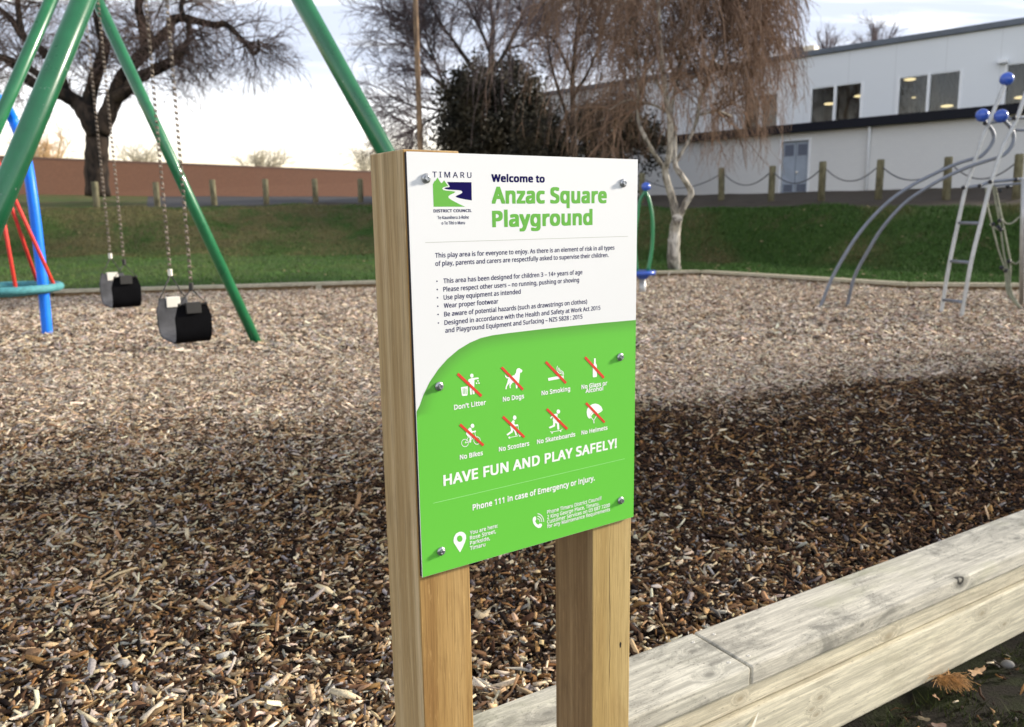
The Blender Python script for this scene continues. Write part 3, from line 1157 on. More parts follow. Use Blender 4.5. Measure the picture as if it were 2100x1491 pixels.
def text(txt, left, right, cap, mi, lay, bold=0.0, track=0):
    """left/right baseline ends as photo points; cap = capital height in photo px at the left end"""
    a_ = np.array(s_uv(*left))
    b_ = np.array(s_uv(*right))
    up_ = np.array(s_uv(left[0], left[1] - cap))
    hz = abs(up_[1] - a_[1])
    if track:
        txt = (' ' * track).join(txt)
    if 'H' not in CAPH:
        v0, _ = text_mesh('H')
        CAPH['H'] = v0[:, 1].max() - v0[:, 1].min()
    V, F = text_mesh(txt, 1.0 + 1.6 * bold)
    x0, x1 = V[:, 0].min() - bold, V[:, 0].max() + bold
    sx = (b_[0] - a_[0]) / (x1 - x0)
    sz = hz / (CAPH['H'] + 1.5 * bold)
    zb = 0.5 * (a_[1] + b_[1])
    offs = [(0, 0)]
    if bold > 0:
        offs = [(a_x * bold, a_y * bold * 0.75) for a_x in (-1, 0, 1) for a_y in (-1, 0, 1)]
    for k_, (ox, oy) in enumerate(offs):
        pr.add([(a_[0] + (p[0] + ox - x0) * sx, lay - 0.00002 * k_, zb + (p[1] + oy + 0.75 * bold) * sz) for p in V], F, mi)


B0, B1, B2 = 0.008, 0.03, 0.042
text('TIMARU', (887.1, 364), (966.8, 364.6), 11.8, NAVY, L1, B0, 1)
text('DISTRICT COUNCIL', (889, 435.2), (967.3, 435.4), 6.2, NAVY, L1, B1)
text('Te Kaunihera \u0101-Rohe', (897.3, 449.5), (961.5, 448.6), 6.6, NAVY, L1, 0.008)
text('o Te Tihi o Maru', (905.7, 460.7), (953.5, 459.9), 6.6, NAVY, L1, 0.008)
text('Welcome to', (1007.8, 373.4), (1117, 374.2), 16, NAVY, L1, B2)
text('Anzac Square', (1008.3, 418), (1244.2, 416.6), 35, PGREEN, L1, B2)
text('Playground', (1009.5, 466), (1215, 461.5), 34, PGREEN, L1, B2)
text('This play area is for everyone to enjoy. As there is an element of risk in all types', (892.4, 527.4), (1259.9, 513), 9.8, NAVY, L1, 0.014)
text('of play, parents and carers are respectfully asked to supervise their children.', (892.9, 544.3), (1247.8, 528.1), 9.8, NAVY, L1, 0.014)
for i_, (tx, l_, r_) in enumerate([
        ('This area has been designed for children 3 \u2013 14+ years of age', (909.3, 580), (1194.2, 563.2)),
        ('Please respect other users \u2013 no running, pushing or shoving', (909.3, 597), (1187.5, 579.3)),
        ('Use play equipment as intended', (909.8, 613.9), (1067.7, 603.5)),
        ('Wear proper footwear', (910.3, 631.2), (1021.8, 623)),
        ('Be aware of potential hazards (such as drawstrings on clothes)', (910.8, 648.1), (1203.9, 623.5)),
        ('Designed in accordance with the Health and Safety at Work Act 2015', (911.5, 665.6), (1231.1, 636.3)),
        ('and Playground Equipment and Surfacing \u2013 NZS 5828 : 2015', (913.1, 681.8), (1194.3, 654.2))]):
    text(tx, l_, r_, 9.8, NAVY, L1, 0.014)
    if i_ < 6:
        disc((896 + 0.6 * i_, l_[1] - 3.2), 1.5, 1.6, NAVY, L1, 10)
stroke([(872.4, 497.5), (1287.6, 484.7)], 1.1, PLINE, L1)
for tx, l_, r_, cp in [
        ("Don\u2019t Litter", (931, 840.2), (996.3, 830.2), 10.2), ('No Dogs', (1031, 824), (1074.5, 816.5), 9.8), ('No Smoking', (1110.2, 810.8), (1169, 801.5), 9.4),
        ('No Glass or', (1192, 798.2), (1245, 789.7), 9.0), ('Alcohol', (1200.5, 806.2), (1236.6, 800.4), 9.0), ('No Bikes', (942.9, 942.2), (990, 933.7), 9.8),
        ('No Scooters', (1022.9, 925.7), (1085, 914.3), 9.6), ('No Skateboards', (1101, 909.7), (1179.4, 895.8), 9.2), ('No Helmets', (1192, 891.2), (1245.5, 881.8), 8.8)]:
    text(tx, l_, r_, cp, PWHITE, L2, B1)
text('HAVE FUN AND PLAY SAFELY!', (909.3, 996.3), (1264.5, 918.9), 22.6, PWHITE, L2, B1)
text('Phone 111 in case of Emergency or injury.', (969, 1045.6), (1219.4, 986.5), 12.2, PWHITE, L2, B1)
for tx, l_, r_ in [('You are here:', (963.4, 1095.9), (1020.6, 1082.2)), ('Rose Street,', (963.4, 1106.7), (1017, 1093.6)), ('Parkside,', (963.4, 1117.4), (1004.6, 1107.6)),
                   ('Timaru', (963.4, 1128), (995, 1120.4))]:
    text(tx, l_, r_, 8.0, PWHITE, L2, 0.02)
for tx, l_, r_ in [('Phone Timaru District Council', (1121.6, 1053.6), (1232.7, 1025.3)), ('2 King George Place, Timaru.', (1121.6, 1064), (1228.6, 1036)),
                   ('Customer Services on 03 687 7200', (1121.6, 1073.7), (1250.3, 1039.4)), ('for any Maintenance Requirements', (1121.6, 1083.5), (1250.7, 1047.6))]:
    text(tx, l_, r_, 7.6, PWHITE, L2, 0.02)
stroke([(888.5, 1032), (1280.7, 940.7)], 0.9, GLINE, L2)


def crop(ox, oy, k):
    return lambda pts: [(ox + x / k, oy + y / k) for x, y in pts]


# don't litter
c = crop(925, 755, 13.125)
disc(c([(556, 203)])[0], 3.5, 4.2, PWHITE, L2)
shape(c([(458, 330), (470, 300), (520, 280), (600, 262), (720, 250), (745, 265), (735, 290), (625, 312), (622, 500), (632, 690), (600, 705), (578, 695), (572, 580), (555, 580), (555, 705), (530, 720), (512, 700), (500, 540), (500, 380), (470, 370)]), PWHITE, L2)
for q in [(722, 343), (683, 406), (750, 402)]:
    disc(c([q])[0], 1.6, 1.7, PWHITE, L2, 8)
shape(c([(262, 515), (450, 485), (440, 725), (410, 742), (310, 748), (288, 725)]), PWHITE, L2)
for x_ in (322, 362, 402):
    stroke(c([(x_, 545), (x_ + 6, 690)]), 1.1, 6, L3)
# dog
shape(c([(1446, 165), (1470, 200), (1520, 245), (1600, 235), (1640, 210), (1700, 190), (1745, 120), (1758, 40), (1790, 5), (1840, 0), (1870, 25), (1915, 50), (1912, 95), (1890, 118), (1855, 122), (1848, 190),
         (1838, 300), (1822, 400), (1790, 430), (1785, 535), (1745, 545), (1735, 440), (1700, 385), (1655, 390), (1612, 440), (1595, 500), (1612, 535), (1580, 540), (1565, 440), (1580, 390), (1540, 440), (1500, 500), (1495, 565),
         (1460, 568), (1468, 500), (1510, 400), (1522, 330), (1540, 280), (1490, 270), (1455, 230)]), PWHITE, L2)
# smoking, bottle
c = crop(1105, 725, 13.125)
shape(c([(245, 660), (480, 615), (640, 598), (645, 665), (255, 735)]), PWHITE, L2)
stroke(c([(655, 595), (660, 665)]), 2.0, PWHITE, L2)
stroke(c([(500, 335), (482, 390), (490, 470), (540, 525), (610, 545)]), 1.6, PWHITE, L2)
stroke(c([(518, 385), (525, 440), (570, 490), (630, 510), (645, 575)]), 1.5, PWHITE, L2)
stroke(c([(540, 385), (552, 430), (600, 465), (650, 490), (668, 570)]), 1.5, PWHITE, L2)
shape(c([(1485, 130), (1528, 128), (1530, 255), (1558, 320), (1562, 615), (1545, 630), (1465, 642), (1450, 625), (1450, 400), (1462, 320), (1480, 270)]), PWHITE, L2)


def ringp(ctr, rx, ry, wd, n=22):
    stroke([(ctr[0] + rx * math.cos(2 * math.pi * i / n), ctr[1] + ry * math.sin(2 * math.pi * i / n)) for i in range(n + 1)], wd, PWHITE, L2)


# bike, scooter
c = crop(925, 840, 13.125)
disc(c([(575, 437)])[0], 3.8, 4.4, PWHITE, L2)
shape(c([(455, 540), (475, 500), (515, 480), (545, 500), (550, 555), (580, 580), (655, 562), (672, 590), (650, 610), (570, 620), (560, 700), (540, 800), (535, 880), (500, 890), (482, 870), (505, 740), (440, 720), (400, 650), (410, 610)]), PWHITE, L2)
ringp(c([(372, 897)])[0], 7.0, 7.6, 1.5)
ringp(c([(697, 833)])[0], 6.7, 7.6, 1.5)
stroke(c([(372, 897), (460, 745), (590, 770), (470, 875), (372, 897)]), 1.2, PWHITE, L2)
stroke(c([(630, 610), (697, 833)]), 1.2, PWHITE, L2)
disc(c([(1710, 217)])[0], 3.6, 4.6, PWHITE, L2)
shape(c([(1620, 345), (1645, 300), (1685, 285), (1710, 310), (1700, 370), (1725, 405), (1790, 395), (1812, 420), (1795, 445), (1710, 450), (1700, 520), (1750, 600), (1770, 690), (1735, 700), (1705, 600), (1665, 540), (1655, 610), (1515, 700), (1488, 665),
         (1605, 580), (1605, 510), (1585, 450)]), PWHITE, L2)
stroke(c([(1800, 445), (1845, 700)]), 1.1, PWHITE, L2)
stroke(c([(1570, 752), (1790, 710), (1810, 650)]), 1.2, PWHITE, L2)
disc(c([(1567, 752)])[0], 2.0, 2.3, PWHITE, L2, 10)
disc(c([(1848, 700)])[0], 1.8, 2.0, PWHITE, L2, 10)
# skateboard, helmet
c = crop(1105, 815, 13.125)
disc(c([(523, 380)])[0], 3.7, 4.4, PWHITE, L2)
shape(c([(410, 445), (480, 435), (505, 455), (495, 530), (575, 590), (565, 612), (480, 570), (480, 640), (540, 690), (548, 850), (520, 875), (495, 855), (485, 710), (440, 680), (432, 780), (290, 838), (262, 800), (380, 745), (385, 660), (370, 610),
         (385, 540), (360, 530), (320, 578), (302, 548), (350, 495)]), PWHITE, L2)
stroke(c([(305, 918), (350, 930), (590, 885), (632, 852)]), 1.4, PWHITE, L2)
disc(c([(355, 955)])[0], 1.3, 1.9, PWHITE, L2, 10)
disc(c([(585, 908)])[0], 1.3, 1.7, PWHITE, L2, 10)
shape(c([(1330, 550), (1300, 500), (1284, 400), (1300, 310), (1350, 235), (1430, 185), (1520, 165), (1610, 190), (1680, 250), (1718, 340), (1690, 375), (1600, 430), (1530, 440), (1470, 430), (1420, 480), (1395, 560), (1355, 568)]), PWHITE, L2)
stroke(c([(1700, 335), (1600, 390), (1510, 385), (1430, 410), (1385, 470), (1372, 545)]), 0.6, 6, L3)
stroke(c([(1400, 530), (1475, 620), (1545, 505)]), 1.8, PWHITE, L2)
stroke(c([(1475, 610), (1482, 690)]), 2.4, PWHITE, L2)
# red bars
for q in [[(150, 180), (195, 118), (838, 720), (795, 780)], [(1330, -5), (1385, -45), (1955, 550), (1915, 605)]]:
    shape(crop(925, 755, 13.125)(q), PRED, L4)
for q in [[(162, 250), (205, 195), (750, 770), (705, 820)], [(1222, 125), (1258, 70), (1770, 625), (1725, 680)]]:
    shape(crop(1105, 725, 13.125)(q), PRED, L4)
for q in [[(212, 425), (260, 370), (893, 935), (850, 990)], [(1368, 215), (1415, 160), (1993, 715), (1950, 768)]]:
    shape(crop(925, 840, 13.125)(q), PRED, L4)
for q in [[(190, 335), (232, 285), (785, 825), (742, 880)], [(1245, 175), (1285, 122), (1785, 645), (1750, 695)]]:
    shape(crop(1105, 815, 13.125)(q), PRED, L4)
# map pin and phone
c = crop(915, 1040, 9.545)
shape(c([(140, 660), (150, 590), (190, 520), (250, 485), (300, 480), (350, 500), (385, 545), (390, 610), (365, 690), (320, 790), (275, 880), (265, 880), (200, 780), (150, 700)]), PWHITE, L2)
disc(c([(264, 616)])[0], 5.5, 6.6, 6, L3)
shape(c([(1690, 250), (1700, 205), (1735, 180), (1755, 195), (1760, 240), (1740, 275), (1765, 320), (1800, 345), (1830, 320), (1870, 325), (1876, 360), (1850, 400), (1800, 408), (1745, 375), (1705, 320)]), PWHITE, L2)
for rr in (1.0, 1.75, 2.5):
    ctr = c([(1782, 290)])[0]
    stroke([(ctr[0] + 2.6 * rr * 2.05 * math.cos(q), ctr[1] - 3.3 * rr * 2.05 * math.sin(q)) for q in np.linspace(0.05, 1.5, 8)], 2.0, PWHITE, L2)
lo = pr.build('lettering', PM, panel)
a = lo.data.color_attributes.new('tint', 'FLOAT_COLOR', 'POINT')
cc = np.tile(np.array([0.138, 0.53, 0.059, 1.0], np.float32), (len(lo.data.vertices), 1))
a.data.foreach_set('color', cc.ravel())

# six bolts: flange, hex head, dimple
for (px, py) in [(873, 366), (1277, 375.5), (900, 792), (1271, 732), (904, 1130), (1272, 1026)]:
    bx, bz = s_uv(px, py)
    b_ = MB()
    prof = [(0.0074, 0.0), (0.0074, -0.0010), (0.0062, -0.0020), (0.0044, -0.0026)]
    nb = 22
    V = [(r_ * math.cos(2 * math.pi * i / nb), y_ - 0.0013, r_ * math.sin(2 * math.pi * i / nb)) for r_, y_ in prof for i in range(nb)]
    F = [(j * nb + i, (j + 1) * nb + i, (j + 1) * nb + (i + 1) % nb, j * nb + (i + 1) % nb) for j in range(3) for i in range(nb)]
    b_.add(V, F, 0, True)
    hexp = [(0.0044, -0.0024), (0.0044, -0.0052), (0.0038, -0.0060), (0.0027, -0.0060), (0.0022, -0.0050)]
    ph = random.random()
    V = [(r_ * math.cos(2 * math.pi * i / 6 + ph), y_ - 0.0013, r_ * math.sin(2 * math.pi * i / 6 + ph)) for r_, y_ in hexp for i in range(6)]
    F = [(j * 6 + i, (j + 1) * 6 + i, (j + 1) * 6 + (i + 1) % 6, j * 6 + (i + 1) % 6) for j in range(4) for i in range(6)] + [[24 + i for i in range(6)]]
    b_.add(V, F, 0)
    b_.build('bolt', M['bolt'], sign, (bx, 0.0, bz))

# ================================================================== SWING SET
H_BEAM = 3.32
A1 = at_z(362.7, -463.7, H_BEAM)
A2 = at_z(150.5, -103.7, H_BEAM)
bd = nrm(A2 - A1)
bn = np.array([-bd[1], bd[0], 0])
swing = empty('swing_frame', (A1 * [1, 1, 0] + A2 * [1, 1, 0]) / 2, 'green tubular swing frame with four splayed legs and an overhead beam', 'swing frame')


def leg_foot(px, py):
    p = at_z(px, py, 0.0)
    return p


feet = [(A1, leg_foot(-286, 1110)), (A1, leg_foot(1094.4, 862)), (A2, leg_foot(-223.4, 754)), (A2, leg_foot(526.8, 703))]
for i_, (top, ft) in enumerate(feet):
    b_ = MB()
    e = ft + nrm(ft - top) * 0.25
    b_.tube([top, top * .5 + e * .5, e], 0.049, 20)
    part(b_, 'leg', M['green'], swing)
b_ = MB()
b_.tube([A1 - bd * .3, A2 + bd * .3], 0.055, 20)
part(b_, 'beam', M['green'], swing)


def chain_mesh(p0, p1, link=0.046, wire=0.0050, wd=0.0128):
    """chain of real links from p0 to p1"""
    p0, p1 = np.asarray(p0), np.asarray(p1)
    d = p1 - p0
    L = np.linalg.norm(d)
    d /= L
    n = max(2, int(L / (link * 0.74)))
    u = nrm(np.cross(d, (0.3, 0.8, 0.1)))
    v = np.cross(d, u)
    th = np.linspace(0, 2 * math.pi, 9)
    P = np.zeros((n, 9, 3))
    for i in range(n):
        c = p0 + d * (L * (i + .5) / n)
        s_ = nrm(u if i % 2 else v)
        lx = np.sign(np.cos(th)) * (link / 2 - wd) + np.cos(th) * wd
        P[i] = c + lx[:, None] * d + (np.sin(th) * wd)[:, None] * s_
    return batch_tubes(P, np.full((n, 9), wire), 4)


plane_n = nrm(np.cross(bd, (0, 0, 1)))
for si, (apN, apF, flN, bot) in enumerate([((392.4, 592), (349.3, 563), (393.5, 622), (374, 693)), ((254.6, 541), (226.5, 528), (257, 567), (243, 624))]):
    pN = at_plane(*apN, A1, plane_n)
    pF = at_plane(*apF, A1, plane_n)
    zc = 0.5 * (pN[2] + pF[2])
    zfl = at_plane(*flN, A1, plane_n)[2]
    zb = at_plane(*bot, A1, plane_n)[2]
    mid = (pN + pF) / 2
    lab = ['black rubber belt swing seat on two chains, nearer and larger of the pair', 'black rubber belt swing seat on two chains, farther and smaller of the pair'][si]
    sw = empty('belt_swing', (mid[0], mid[1], zb), lab, 'swing', 'belt swings under the green frame')
    half = np.linalg.norm((pN - pF)[:2]) / 2
    # belt: a U between the two hangers
    prof = []
    for q in np.linspace(0, math.pi, 49):
        cq, sq = math.cos(q), abs(math.sin(q))
        prof.append((-half * np.sign(cq) * abs(cq) ** 0.34 * 0.98, zb + (zfl - zb) * (1 - sq ** 0.40)))
    prof = np.array(prof)
    hw = 0.105
    th_ = 0.011
    b_ = MB()
    sec = [(-hw, 0), (-hw * .95, th_), (hw * .95, th_), (hw, 0), (hw * .95, -th_ * .5), (-hw * .95, -th_ * .5)]
    V = []
    T_ = np.gradient(prof, axis=0)
    T_ /= np.linalg.norm(T_, axis=1)[:, None]
    for k_, (s_, z_) in enumerate(prof):
        nx_, nz_ = -T_[k_, 1], T_[k_, 0]
        edge = 1.0 - 0.24 * min(1, max(0, ((z_ - zb) / (zfl - zb) - 0.84) / 0.16)) + 0.04 * (z_ - zb) / (zfl - zb)
        for (y_, h_) in sec:
            P = mid * [1, 1, 0] - bd * (s_ + nx_ * h_) + bn * y_ * edge + np.array([0, 0, z_ + nz_ * h_])
            V.append(P)
    ns = len(sec)
    F = [(k_ * ns + j_, (k_ + 1) * ns + j_, (k_ + 1) * ns + (j_ + 1) % ns, k_ * ns + (j_ + 1) % ns) for k_ in range(len(prof) - 1) for j_ in range(ns)]
    F += [list(range(ns)), [(len(prof) - 1) * ns + j_ for j_ in range(ns)][::-1]]
    b_.add(V, F, 0)
    nf = len(b_.f)
    for k_ in range(nf - 2):
        if k_ % ns in (0, 1, 2):
            b_.m[k_] = 1
    part(b_, 'seat', [M['rubber'], M['rubber_in']], sw)
    for sg, ap, pm in ((1, pN, M['zinc_dull']), (-1, pF, M['zinc'])):  # sunlight put into the colour: far fittings pale, near ones dark
        base = mid * [1, 1, 0] - bd * half * sg
        # clamp plate: wraps the end of the belt
        b_ = MB()
        o_ = base + np.array([0, 0, zfl - 0.06]) - bn * 0.045 - bd * sg * (-0.016) - bd * 0.017
        b_.obox(base - bn * 0.043 - bd * 0.021 + np.array([0, 0, zfl - 0.058]), bn * 0.086, bd * 0.042, (0, 0, 0.066), 0, 0.002)
        part(b_, 'clamp_plate', pm, sw)
        b_ = MB()
        top_ = np.array([ap[0], ap[1], ap[2]])
        lowz = zfl - 0.004
        l_ = base + bn * 0.078 + np.array([0, 0, lowz])
        r_ = base - bn * 0.078 + np.array([0, 0, lowz])
        b_.tube([top_, l_, r_, top_], 0.0052, 6)
        b_.ball(l_, 0.010, 8, 6)
        b_.ball(r_, 0.010, 8, 6)
        part(b_, 'hanger', M['zinc_dull'], sw)
        b_ = MB()
        b_.obox(top_ + np.array([-.012, -.012, -.01]), (0.024, 0, 0), (0, 0.024, 0), (0, 0, .045), 0, 0.004)
        part(b_, 'shackle', pm, sw)
        topb = np.array([top_[0], top_[1], H_BEAM - 0.05])
        split = top_ + (topb - top_) * 0.30
        V, F = chain_mesh(top_ + np.array([0, 0, .03]), topb)
        part_np('chain', V, F, M['chain'], sw)

# ================================================================== NEST SWING (blue arch, teal ring, red ropes)
pf = at_z(97, 682, 0.0)
rc = at_z(17, 591, 0.50)
d_ = (rc - pf)[:2]
arch = empty('arch_frame', (rc[0], rc[1], 0), 'bright blue arched tube frame over the teal basket swing', 'arch frame')
L_ = at_y(66, 400, pf[1] + 0.10)
U_ = at_y(27, 246, pf[1] + 0.33)
T0 = np.array([rc[0], rc[1], U_[2] + 0.20])
leg = [pf - (0, 0, .2), pf, L_ * .45 + pf * .55 + np.array([.01, 0, 0]), L_, L_ * .5 + U_ * .5 + np.array([0.03, 0, 0.03]), U_, (U_ + T0) / 2 + np.array([0.03, 0, .055]), T0]
mir = [np.array([2 * rc[0] - p[0], 2 * rc[1] - p[1], p[2]]) for p in leg[:-1]][::-1]


def smooth_path(pts, m=6):
    """Catmull-Rom through the points"""
    P = [2 * np.asarray(pts[0]) - np.asarray(pts[1])] + [np.asarray(p, float) for p in pts] + [2 * np.asarray(pts[-1]) - np.asarray(pts[-2])]
    out = []
    for i in range(1, len(P) - 2):
        for s_ in range(m):
            t = s_ / m
            p0, p1, p2, p3 = P[i - 1], P[i], P[i + 1], P[i + 2]
            out.append(0.5 * ((2 * p1) + (-p0 + p2) * t + (2 * p0 - 5 * p1 + 4 * p2 - p3) * t ** 2 + (-p0 + 3 * p1 - 3 * p2 + p3) * t ** 3))
    out.append(np.asarray(pts[-1], float))
    return np.array(out)


b_ = MB()
b_.tube(smooth_path(leg), 0.053, 18)
part(b_, 'leg', M['blue'], arch)
b_ = MB()
b_.tube(smooth_path([T0] + mir), 0.053, 18)
part(b_, 'leg', M['blue'], arch)
nest = empty('nest_swing', (rc[0], rc[1], rc[2]), 'round teal rope basket swing hung on red ropes at the left edge', 'basket swing')
RR = 0.47
b_ = MB()
b_.tube([rc + np.array([RR * math.cos(q), RR * math.sin(q), 0]) for q in np.linspace(0, 2 * math.pi, 41)], 0.042, 10, cap=False)
part(b_, 'ring', M['teal'], nest)
b_ = MB()
for q in np.linspace(0, math.pi, 9)[:-1]:
    c_, s_ = RR * math.cos(q), RR * math.sin(q)
    b_.tube([rc + np.array([c_, s_, 0]), rc + np.array([0, 0, -.09]), rc - np.array([c_, s_, 0])], 0.010, 5)
for rr in (.2, .4):
    b_.tube([rc + np.array([rr * math.cos(q), rr * math.sin(q), -.09 + .1 * rr]) for q in np.linspace(0, 2 * math.pi, 25)], 0.010, 5, cap=False)
part(b_, 'mesh_net', M['teal'], nest)
hub = np.array([rc[0], rc[1], at_y(17, 296, rc[1])[2]])
for q in (0.02, 1.5, 2.5, 3.5, 4.5, 5.4):
    b_ = MB()
    b_.tube([rc + np.array([RR * math.cos(q), RR * math.sin(q), 0.03]), hub], 0.018, 8)
    part(b_, 'rope', M['red_rope'], nest)
b_ = MB()
b_.tube([hub - (0, 0, .03), T0 - (0, 0, .06)], 0.022, 8)
part(b_, 'shackle', M['chain'], nest)

# ================================================================== SPINNER POLE
sp0 = at_z(1317.5, 598, 0.0)
ys_ = sp0[1]
spin = empty('spinner', sp0, 'slim green hooped spinner with a blue ball on top and blue standing disc', 'spinner')
top_s = at_y(1325, 383, ys_)
dz_ = at_y(1311, 559, ys_)[2]
b_ = MB()
b_.tube([sp0 - (0, 0, .1), (sp0[0], sp0[1], dz_ - .09)], 0.05, 14)
part(b_, 'post', M['alu'], spin)
b_ = MB()
cxs = at_y(1312, 559, ys_)[0]
b_.tube([(sp0[0], ys_, dz_ - .1), (sp0[0], ys_, dz_ - .02)], [0.06, 0.13], 18)
b_.tube([(cxs, ys_, dz_ - .035), (cxs, ys_, dz_ + .03)], [0.235, 0.24], 24)
part(b_, 'disc', M['ball_blue'], spin)
b_ = MB()
b_.ball(top_s, 0.068)
part(b_, 'ball', M['ball_blue'], spin)
for pts in ([(1324, 392), (1331, 410), (1337, 440), (1338.5, 475), (1336, 515), (1329, 555)], [(1324, 392), (1313, 410), (1307, 440), (1303, 475), (1302.5, 515), (1306, 556)],):
    b_ = MB()
    b_.tube(smooth_path([at_y(x, y, ys_) for x, y in pts]), 0.028, 10)
    part(b_, 'hoop', M['green_dark'], spin)

# ================================================================== CLIMBING FRAME
l0 = at_z(1931, 635, 0.0)
r0 = at_z(1972.6, 645, 0.0)
YL, YR = l0[1], r0[1]
clim = empty('climbing_frame', (l0 + r0) / 2, 'grey steel climbing frame with ladder, curved slide poles, blue balls and rope net', 'climbing frame')
rail_l = [l0 - (0, 0, .15), l0] + [at_y(x, y, YL) for x, y in [(1947, 540), (1964, 460), (1979, 392), (1996, 340), (2012, 290), (2035, 234), (2064, 163)]]
rail_r = [r0 - (0, 0, .15), r0] + [at_y(x, y, YR) for x, y in [(1991, 540), (2010.5, 460), (2031.6, 376.6), (2055.5, 303.7), (2070, 275), (2087, 240), (2105, 186), (2120, 150)]]
for p in (rail_l, rail_r):
    b_ = MB()
    b_.tube(smooth_path(p, 4), 0.0215, 12)
    part(b_, 'rail', M['alu'], clim)
for ya, yb, xa, xb in [(615, 618.5, 1934, 1970), (535.5, 538.5, 1949, 1990), (457, 458, 1966, 2009)]:
    b_ = MB()
    b_.tube([at_y(xa, ya, YL), at_y(xb, yb, YR)], 0.019, 10)
    part(b_, 'rung', M['alu_dark'], clim)
Yb = YL + 0.25
cross = [[(1976, 385), (2009, 381), (2030, 373), (2084, 368), (2130, 364)], [(2020, 253.5), (2080, 243), (2125, 237)], [(2040, 381), (2095, 376), (2130, 373)], [(2083, 267), (2125, 268)]]
for k_, cpts in enumerate(cross):
    b_ = MB()
    b_.tube([at_y(x, y, YL + 0.02 * j_) for j_, (x, y) in enumerate(cpts)], 0.019 if k_ < 2 else 0.014, 10)
    part(b_, 'crossbar', M['alu_dark'], clim)
c1 = [(1683, 628), (1704, 575), (1733, 522), (1769, 469), (1817, 418), (1863, 384.5), (1914, 357.5), (1962, 336), (1996, 325.5), (2010, 321.5), (2024, 309), (2034, 295), (2038.5, 281), (2034, 266), (2022, 252), (2014.5, 238)]
c2 = [(1738, 625), (1752, 568), (1778.7, 517), (1810, 466.6), (1853.5, 418), (1894.5, 389), (1938, 364), (1986, 342.5), (2030, 328), (2052, 321), (2067, 310), (2076, 296), (2079, 281), (2074, 264), (2062, 250), (2053, 239)]
for cpts, Y0, Y1 in ((c1, at_z(1683, 628, 0)[1], YL + .12), (c2, at_z(1738, 625, 0)[1], YR + .25)):
    n_ = len(cpts)
    P = [at_y(x, y, Y0 + (Y1 - Y0) * min(1, i / 9)) for i, (x, y) in enumerate(cpts)]
    P = [P[0] + (P[0] - P[1]) * .3] + P
    b_ = MB()
    b_.tube(smooth_path(P, 4), 0.0205, 12)
    part(b_, 'slide_pole', M['alu_dark'], clim)
for (x, y, Yq) in [(2014.5, 236.5, YL + .12), (2053, 238, YR + .25), (2064.7, 162, YL)]:
    b_ = MB()
    b_.ball(at_y(x, y, Yq), 0.073)
    part(b_, 'ball', M['ball_blue'], clim)
for (x, y, Yq) in [(1975.7, 384.6, YL - .02), (2009, 381, YL), (2030.5, 373, YR - .03), (2084, 368.6, YL), (2020, 252.8, YL - .03), (2079.5, 241.8, YR - .03), (2067, 383, YL), (2050, 391, YL)]:
    b_ = MB()
    b_.ball(at_y(x, y, Yq), 0.024, 10, 8)
    part(b_, 'joint', M['black'], clim)
b_ = MB()
b_.tube([at_z(2095, 638, -.1), at_y(2097, 500, at_z(2095, 638, 0)[1]), at_y(2100, 366, at_z(2095, 638, 0)[1])], 0.028, 12)
part(b_, 'net_post', M['alu'], clim)
NET = [[(2022, 385), (2025, 420), (2035, 462), (2047, 510), (2061, 553), (2066, 600), (2093, 634)], [(2036, 380), (2043, 420), (2052, 470), (2058, 515), (2066, 556), (2070, 600), (2093, 632)],
       [(2040, 378), (2050, 425), (2059, 469), (2066, 505), (2072, 540), (2073, 595), (2094, 634)], [(2046, 425), (2059, 455), (2074, 458), (2092, 444)], [(2073, 536), (2084, 541), (2096, 531)],
       [(2030, 460), (2046, 470), (2058, 470)], [(2052, 548), (2064, 556), (2072, 552)]]
yn = at_z(2080, 632, 0)[1]
for pts in NET:
    b_ = MB()
    b_.tube(smooth_path([at_y(x, y, yn) for x, y in pts], 4), 0.0105, 6)
    part(b_, 'net_rope', M['rope'], clim)
for x, y in [(2047, 466), (2052, 471), (2036, 460), (2062, 555), (2054, 549), (2069, 536), (2050, 452), (2095, 445), (2096, 531), (2093, 634)]:
    b_ = MB()
    b_.ball(at_y(x, y, yn), 0.026, 8, 6)
    part(b_, 'net_joint', M['black'], clim)

# ================================================================== FAR TIMBER EDGING
M['far_cap'] = wood_weathered('far_cap_boards', (0.62, 0.55, 0.40), (0.22, 0.20, 0.15), 0.5)
M['far_face'] = wood_weathered('far_face_boards', (0.38, 0.25, 0.13), (0.14, 0.10, 0.07), 0.5)
fedge = empty('timber_edging', FAR[4], 'low timber edging along the foot of the grass bank', 'edging')
for i_ in range(len(FAR) - 1):
    a_, b2_ = FAR[i_].copy(), FAR[i_ + 1].copy()
    d_ = nrm((b2_ - a_) * [1, 1, 0])
    n_ = np.array([-d_[1], d_[0], 0])
    Ln = np.linalg.norm((b2_ - a_)[:2])
    gap = 0.004
    b_ = MB()
    b_.obox(a_ + d_ * gap - (0, 0, .05) - n_ * 0.02, d_ * (Ln - 2 * gap), n_ * 0.20, (0, 0, .05), 0, 0.004)
    part(b_, 'cap_board', M['far_cap'], fedge)
    b_ = MB()
    b_.obox(a_ + d_ * gap - (0, 0, .30) + n_ * 0.05, d_ * (Ln - 2 * gap), n_ * 0.05, (0, 0, .248), 0, 0.003)
    part(b_, 'face_board', M['far_face'], fedge)
